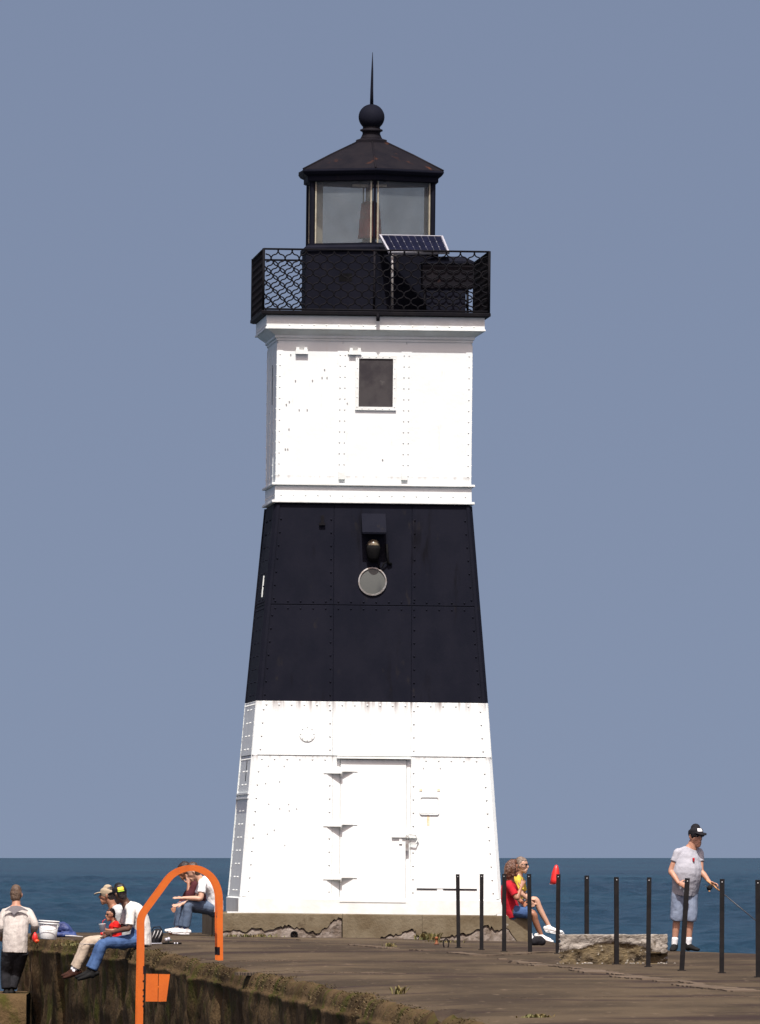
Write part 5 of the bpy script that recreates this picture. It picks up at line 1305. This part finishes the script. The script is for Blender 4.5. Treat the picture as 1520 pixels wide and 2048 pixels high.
J = joints(D, pelvis=(1036, 1812, 0.1), neck=(1037, 1751, 0.05), head=(1044, 1731, 0.0), shL=(1036, 1761, -0.16), elL=(1043, 1787, -0.22), haL=(1056, 1800, -0.18), shR=(1042, 1761, 0.2), elR=(1048, 1788, 0.24), haR=(1060, 1798, 0.1),
           hipL=(1040, 1812, -0.02), knL=(1071, 1799, -0.1), anL=(1098, 1853, -0.1), toeL=(1122, 1863, -0.14), hipR=(1040, 1812, 0.18), knR=(1072, 1803, 0.2), anR=(1100, 1856, 0.24), toeR=(1124, 1866, 0.2), mid=(1032, 1790, 0.06), chest=(1034, 1768, 0.04))
human('person in yellow shirt and dark sunglasses seated behind the woman in red', J, 'skin_pale', 'tee_yellow', 'denim_pale', 'hair_grey', k=0.93, face=V3((0.92, -0.35, -0.1)), leg_len=0.40, sleeve=0.8, shoes='shoe_white', glasses=True, origin=P(1036, 1826, D), sole='tee_white')

# ------------------------------------------------------------------ belongings on the pier
def bucket():
    p = GZ(96, 1876); root = empty('bucket', p, (0, R(4), 0), 'white plastic bucket standing at the corner of the quay', 'bucket')
    mb = MB(); mb.lathe([(0.125, 0.0), (0.132, 0.01), (0.155, 0.28), (0.150, 0.28), (0.125, 0.02), (0.01, 0.018)], seg=26); mb.build('bucket_wall', M['plastic_white'], root)
    mb = MB(); mb.lathe([(0.157, 0.235), (0.166, 0.24), (0.166, 0.252), (0.158, 0.256)], seg=26); mb.lathe([(0.158, 0.274), (0.168, 0.278), (0.168, 0.292), (0.150, 0.294)], seg=26); o = mb.build('rim', M['plastic_white'], root)
    mb = MB(); mb.tube([(0.168 * math.cos(a), -0.06 - 0.10 * math.sin(a), 0.24 - 0.10 * math.sin(a)) for a in np.linspace(0, math.pi, 14)], 0.004, 5); mb.build('handle', M['steel'], root)
bucket()
def soft_heap(name, label, cat, p, blobs, m, folds=0.04, voxel=0.012):
    mb = MB()
    for pts, rd in blobs: loft(mb, [p + V3(q) for q in pts], rd)
    o = fuse(mb, name, m, p, None, voxel, 2, folds); tag(o, label, cat); return o
p = GZ(127, 1873)
bag = soft_heap('jacket', 'crumpled blue jacket heaped beside the white bucket', 'jacket', p, [([(-0.17, 0, 0.06), (-0.10, 0, 0.16), (0.0, 0, 0.20)], [0.06, 0.07, 0.05]), ([(-0.05, 0, 0.16), (0.05, 0, 0.12), (0.16, 0, 0.05)], [0.07, 0.08, 0.05]), ([(-0.18, -0.08, 0.04), (0.18, -0.08, 0.03)], [0.05, 0.04])], M['blue_nylon'])
p2 = GZ(146, 1874); mb = MB(); mb.tube([p2 + V3((-0.12, 0, 0.035)), p2 + V3((0.0, 0, 0.03)), p2 + V3((0.16, -0.02, 0.018))], [0.012, 0.012, 0.008], 8)
tag(mb.build('rod_butt', M['line_grey'], None, p2), 'pale rod lying on the pier beside the blue jacket', 'rod')
def red_lure():
    p = P(70, 1872, 197.5); root = empty('float', p, (0, 0, 0), 'red and orange float bag hanging by the hip of the person in pale shirt', 'float')
    mb = MB(); mb.lathe([(0.01, -0.10), (0.04, -0.08), (0.05, -0.03), (0.03, 0.03), (0.01, 0.06)], seg=12); mb.build('body', M['red'], root)
    mb = MB(); mb.lathe([(0.01, -0.12), (0.035, -0.10), (0.04, -0.07), (0.01, -0.05)], (0.03, -0.03, 0.0), 12); mb.build('lower_float', M['orange_red'], root)
red_lure()
def tackle():
    p = GZ(313, 1887); root = empty('tackle_bag', p, (0, 0, R(8)), 'black tackle bag with pale straps behind the man in black cap', 'bag')
    mb = MB(); loft(mb, [p + V3((-0.05, 0, 0.04)), p + V3((-0.01, 0, 0.10)), p + V3((0.03, 0, 0.17))], [(0.10, 0.08), (0.105, 0.085), (0.08, 0.06)], V3((1, 0, 0)))
    b = fuse(mb, 'bag_body', M['black_cloth'], p, root, 0.01, 2, 0.02)
    for x in (-0.05, 0.0, 0.05):
        mb = MB(); mb.tube([(x - 0.03, -0.105, 0.09), (x + 0.0, -0.10, 0.15), (x + 0.02, -0.07, 0.20)], 0.006, 6); mb.build('strap', M['line_grey'], root)
    mb = MB(); mb.tube([(-0.07, 0, 0.20), (-0.04, 0, 0.25), (0.05, 0, 0.26), (0.09, 0, 0.20)], 0.008, 6); mb.build('handle', M['black_cloth'], root)
tackle()
def lying_rod():
    p = GZ(336, 1890); root = empty('lying_rod', p, (0, 0, 0), 'fishing rod with spinning reel lying on the pier under the orange rail', 'fishing rod')
    mb = MB(); mb.tube([(-0.08, 0, 0.03), (0.02, 0, 0.032), (0.08, 0, 0.03), (0.20, 0, 0.03)], [0.014, 0.013, 0.012, 0.014], 8); mb.build('grip', M['shoe_black'], root)
    mb = MB(); mb.tube([(-0.09, 0, 0.03), (-0.30, 0.02, 0.026), (-0.6, 0.05, 0.022), (-1.3, 0.15, 0.02)], [0.009, 0.008, 0.006, 0.003], 6); mb.build('rod_blank', M['alu'], root)
    mb = MB(); mb.lathe([(0.012, -0.04), (0.034, -0.035), (0.030, -0.01), (0.03, 0.012), (0.037, 0.018), (0.030, 0.038), (0.01, 0.042)], seg=14); o = mb.build('reel_spool', M['alu'], root); o.rotation_euler = (0, R(78), 0); o.location = (-0.005, 0, 0.085)
    mb = MB(); mb.tube([(0.0, 0, 0.035), (0.012, 0, 0.07)], 0.009, 6); mb.tube([(0.03, -0.02, 0.085), (0.055, -0.06, 0.075)], 0.007, 6); mb.build('reel_foot', M['green_plastic'], root)
    for x in (0.09, 0.13):
        mb = MB(); mb.lathe([(0.0145, 0), (0.0150, 0.004), (0.0150, 0.014), (0.0145, 0.018)], seg=10); o = mb.build('grip_band', M['alu'], root); o.rotation_euler = (0, R(90), 0); o.location = (x, 0, 0.03)
lying_rod()
p = GZ(1076, 1890)
sat = soft_heap('shoulder_bag', 'black shoulder bag by the feet of the woman in red', 'bag', p, [([(-0.06, 0, 0.05), (0.0, 0, 0.08), (0.07, 0, 0.06)], [0.06, 0.075, 0.06])], M['black_cloth'], 0.03)
mb = MB(); mb.lathe([(0.03, 0.0), (0.034, 0.01), (0.034, 0.13), (0.014, 0.16), (0.014, 0.18), (0.004, 0.185)], seg=14)
p = GZ(1063, 1889); o = mb.build('bottle', M['plastic_white'], None); o.location = p; tag(o, 'white bottle beside the black bag at the plinth corner', 'bottle')
def buoy():
    D = 1330.0; p = P(1109, 1777, D); p.z = WATER_Z - 0.1
    root = empty('channel_buoy', p, (0, R(5), 0), 'red conical buoy afloat on the lake behind an iron post', 'buoy')
    mb = MB(); mb.lathe([(0.55, 0.35), (0.50, 0.9), (0.42, 1.6), (0.30, 2.1), (0.16, 2.42), (0.03, 2.5)], seg=20); mb.build('cone', M['red'], root)
    mb = MB(); mb.lathe([(0.3, -0.5), (0.56, -0.2), (0.60, 0.1), (0.57, 0.34), (0.1, 0.345)], seg=20); mb.build('float_collar', M['plastic_white'], root)
buoy()

# ------------------------------------------------------------------ weeds and small stubs on the deck
def weed(px, py, w_, h_, n, label, seed):
    p = GZ(px, py); rr = random.Random(seed); mb = MB()
    for k in range(n):
        x = rr.gauss(0, w_ / 2); y = rr.uniform(-0.12, 0.12); a = rr.uniform(0, 6.28); h = h_ * rr.uniform(0.4, 1.1); l = rr.uniform(0.3, 0.9) * h
        b = V3((x, y, -0.01)); t = b + V3((math.cos(a) * l, math.sin(a) * l, h)); s_ = V3((-math.sin(a), math.cos(a), 0)) * rr.uniform(0.006, 0.014); m_ = b.lerp(t, 0.55) + V3((0, 0, h * 0.18))
        mb.add([b - s_ * 0.5, b + s_ * 0.5, m_ + s_, t, m_ - s_], [(0, 1, 2, 3, 4)])
    o = mb.build('weed_clump', M['weed'], None); o.location = p
    tag(o, label, 'weeds', 'weeds in the deck cracks')
weed(498, 1873, 0.50, 0.06, 130, 'low green weeds along the foot of the plinth left of the door', 1)
weed(541, 1872, 0.16, 0.08, 60, 'small green weed tuft under the drain hole of the plinth', 2)
weed(858, 1880, 0.20, 0.13, 110, 'yellow green weed tuft at the plinth seam right of the door', 3)
weed(890, 1884, 0.30, 0.05, 60, 'thin low weeds beside the yellow green tuft', 4)
weed(781, 1894, 0.07, 0.07, 30, 'tiny isolated weed on bare deck before the door', 5)
weed(797, 1986, 0.06, 0.09, 34, 'dark weed sprout in the middle of the near deck', 6)
weed(1075, 2034, 0.10, 0.04, 160, 'mossy weed patch near the bottom edge of the deck', 7)
weed(160, 1886, 0.30, 0.05, 80, 'weeds on the quay edge near the khaki trousers', 8)
p = GZ(873, 1889); mb = MB(); mb.lathe([(0.035, 0), (0.035, 0.02), (0.02, 0.03), (0.022, 0.09), (0.03, 0.095), (0.02, 0.12), (0.004, 0.125)], seg=10)
o = mb.build('bollard_stub', M['stuboy'], None); o.location = p; tag(o, 'small rusty orange bolt stub in the deck before the plinth', 'stub')
p = GZ(892, 1896); mb = MB(); mb.tube([p + V3((0.04 * math.cos(a), 0, 0.06 + 0.07 * math.sin(a))) for a in np.linspace(-0.9, 4.0, 14)], 0.009, 6)
o = mb.build('mooring_ring', M['iron'], None, p); tag(o, 'small iron ring standing in the deck left of the first post', 'ring')

# dry moss and grass hanging on the coping, too fine to count
def coping_moss():
    rr = np.random.default_rng(4); n = 9000
    d = rr.uniform(92, 200, n); keep = fbm(d * 0.45, d * 0.0 + 2.2, 3, 77) + rr.normal(0, 0.15, n) > -0.02; d = d[keep]; n = len(d)
    l = left_x(d); u = rr.beta(1.2, 1.6, n) * 0.34 - 0.20
    nx = -1.0
    x = l + u; z = deck_z(np.maximum(x, l), d) + np.where(u < 0, -(u / 0.13) ** 2 * 0.075, 0.0) - 0.004
    h = rr.uniform(0.006, 0.022, n) * np.where(u > 0.05, 0.6, 1.0); a = rr.uniform(0, 6.28, n); ln = rr.uniform(0.01, 0.045, n)
    wv = rr.uniform(0.003, 0.011, n)
    b = np.stack([x, d, z], -1); t = b + np.stack([np.cos(a) * ln - 0.015, np.sin(a) * ln, h], -1)
    s_ = np.stack([-np.sin(a) * wv, np.cos(a) * wv, np.zeros(n)], -1)
    V = np.stack([b - s_, b + s_, t], 1).reshape(-1, 3); F = np.arange(3 * n).reshape(-1, 3)
    mesh_np('coping_moss', V, F, M['moss'], False, 'stuff')
M['moss'] = mat('dry_moss', (0.085, 0.062, 0.034), (0.050, 0.042, 0.016), 3.0, rough=0.95, spec=0.05)
coping_moss()
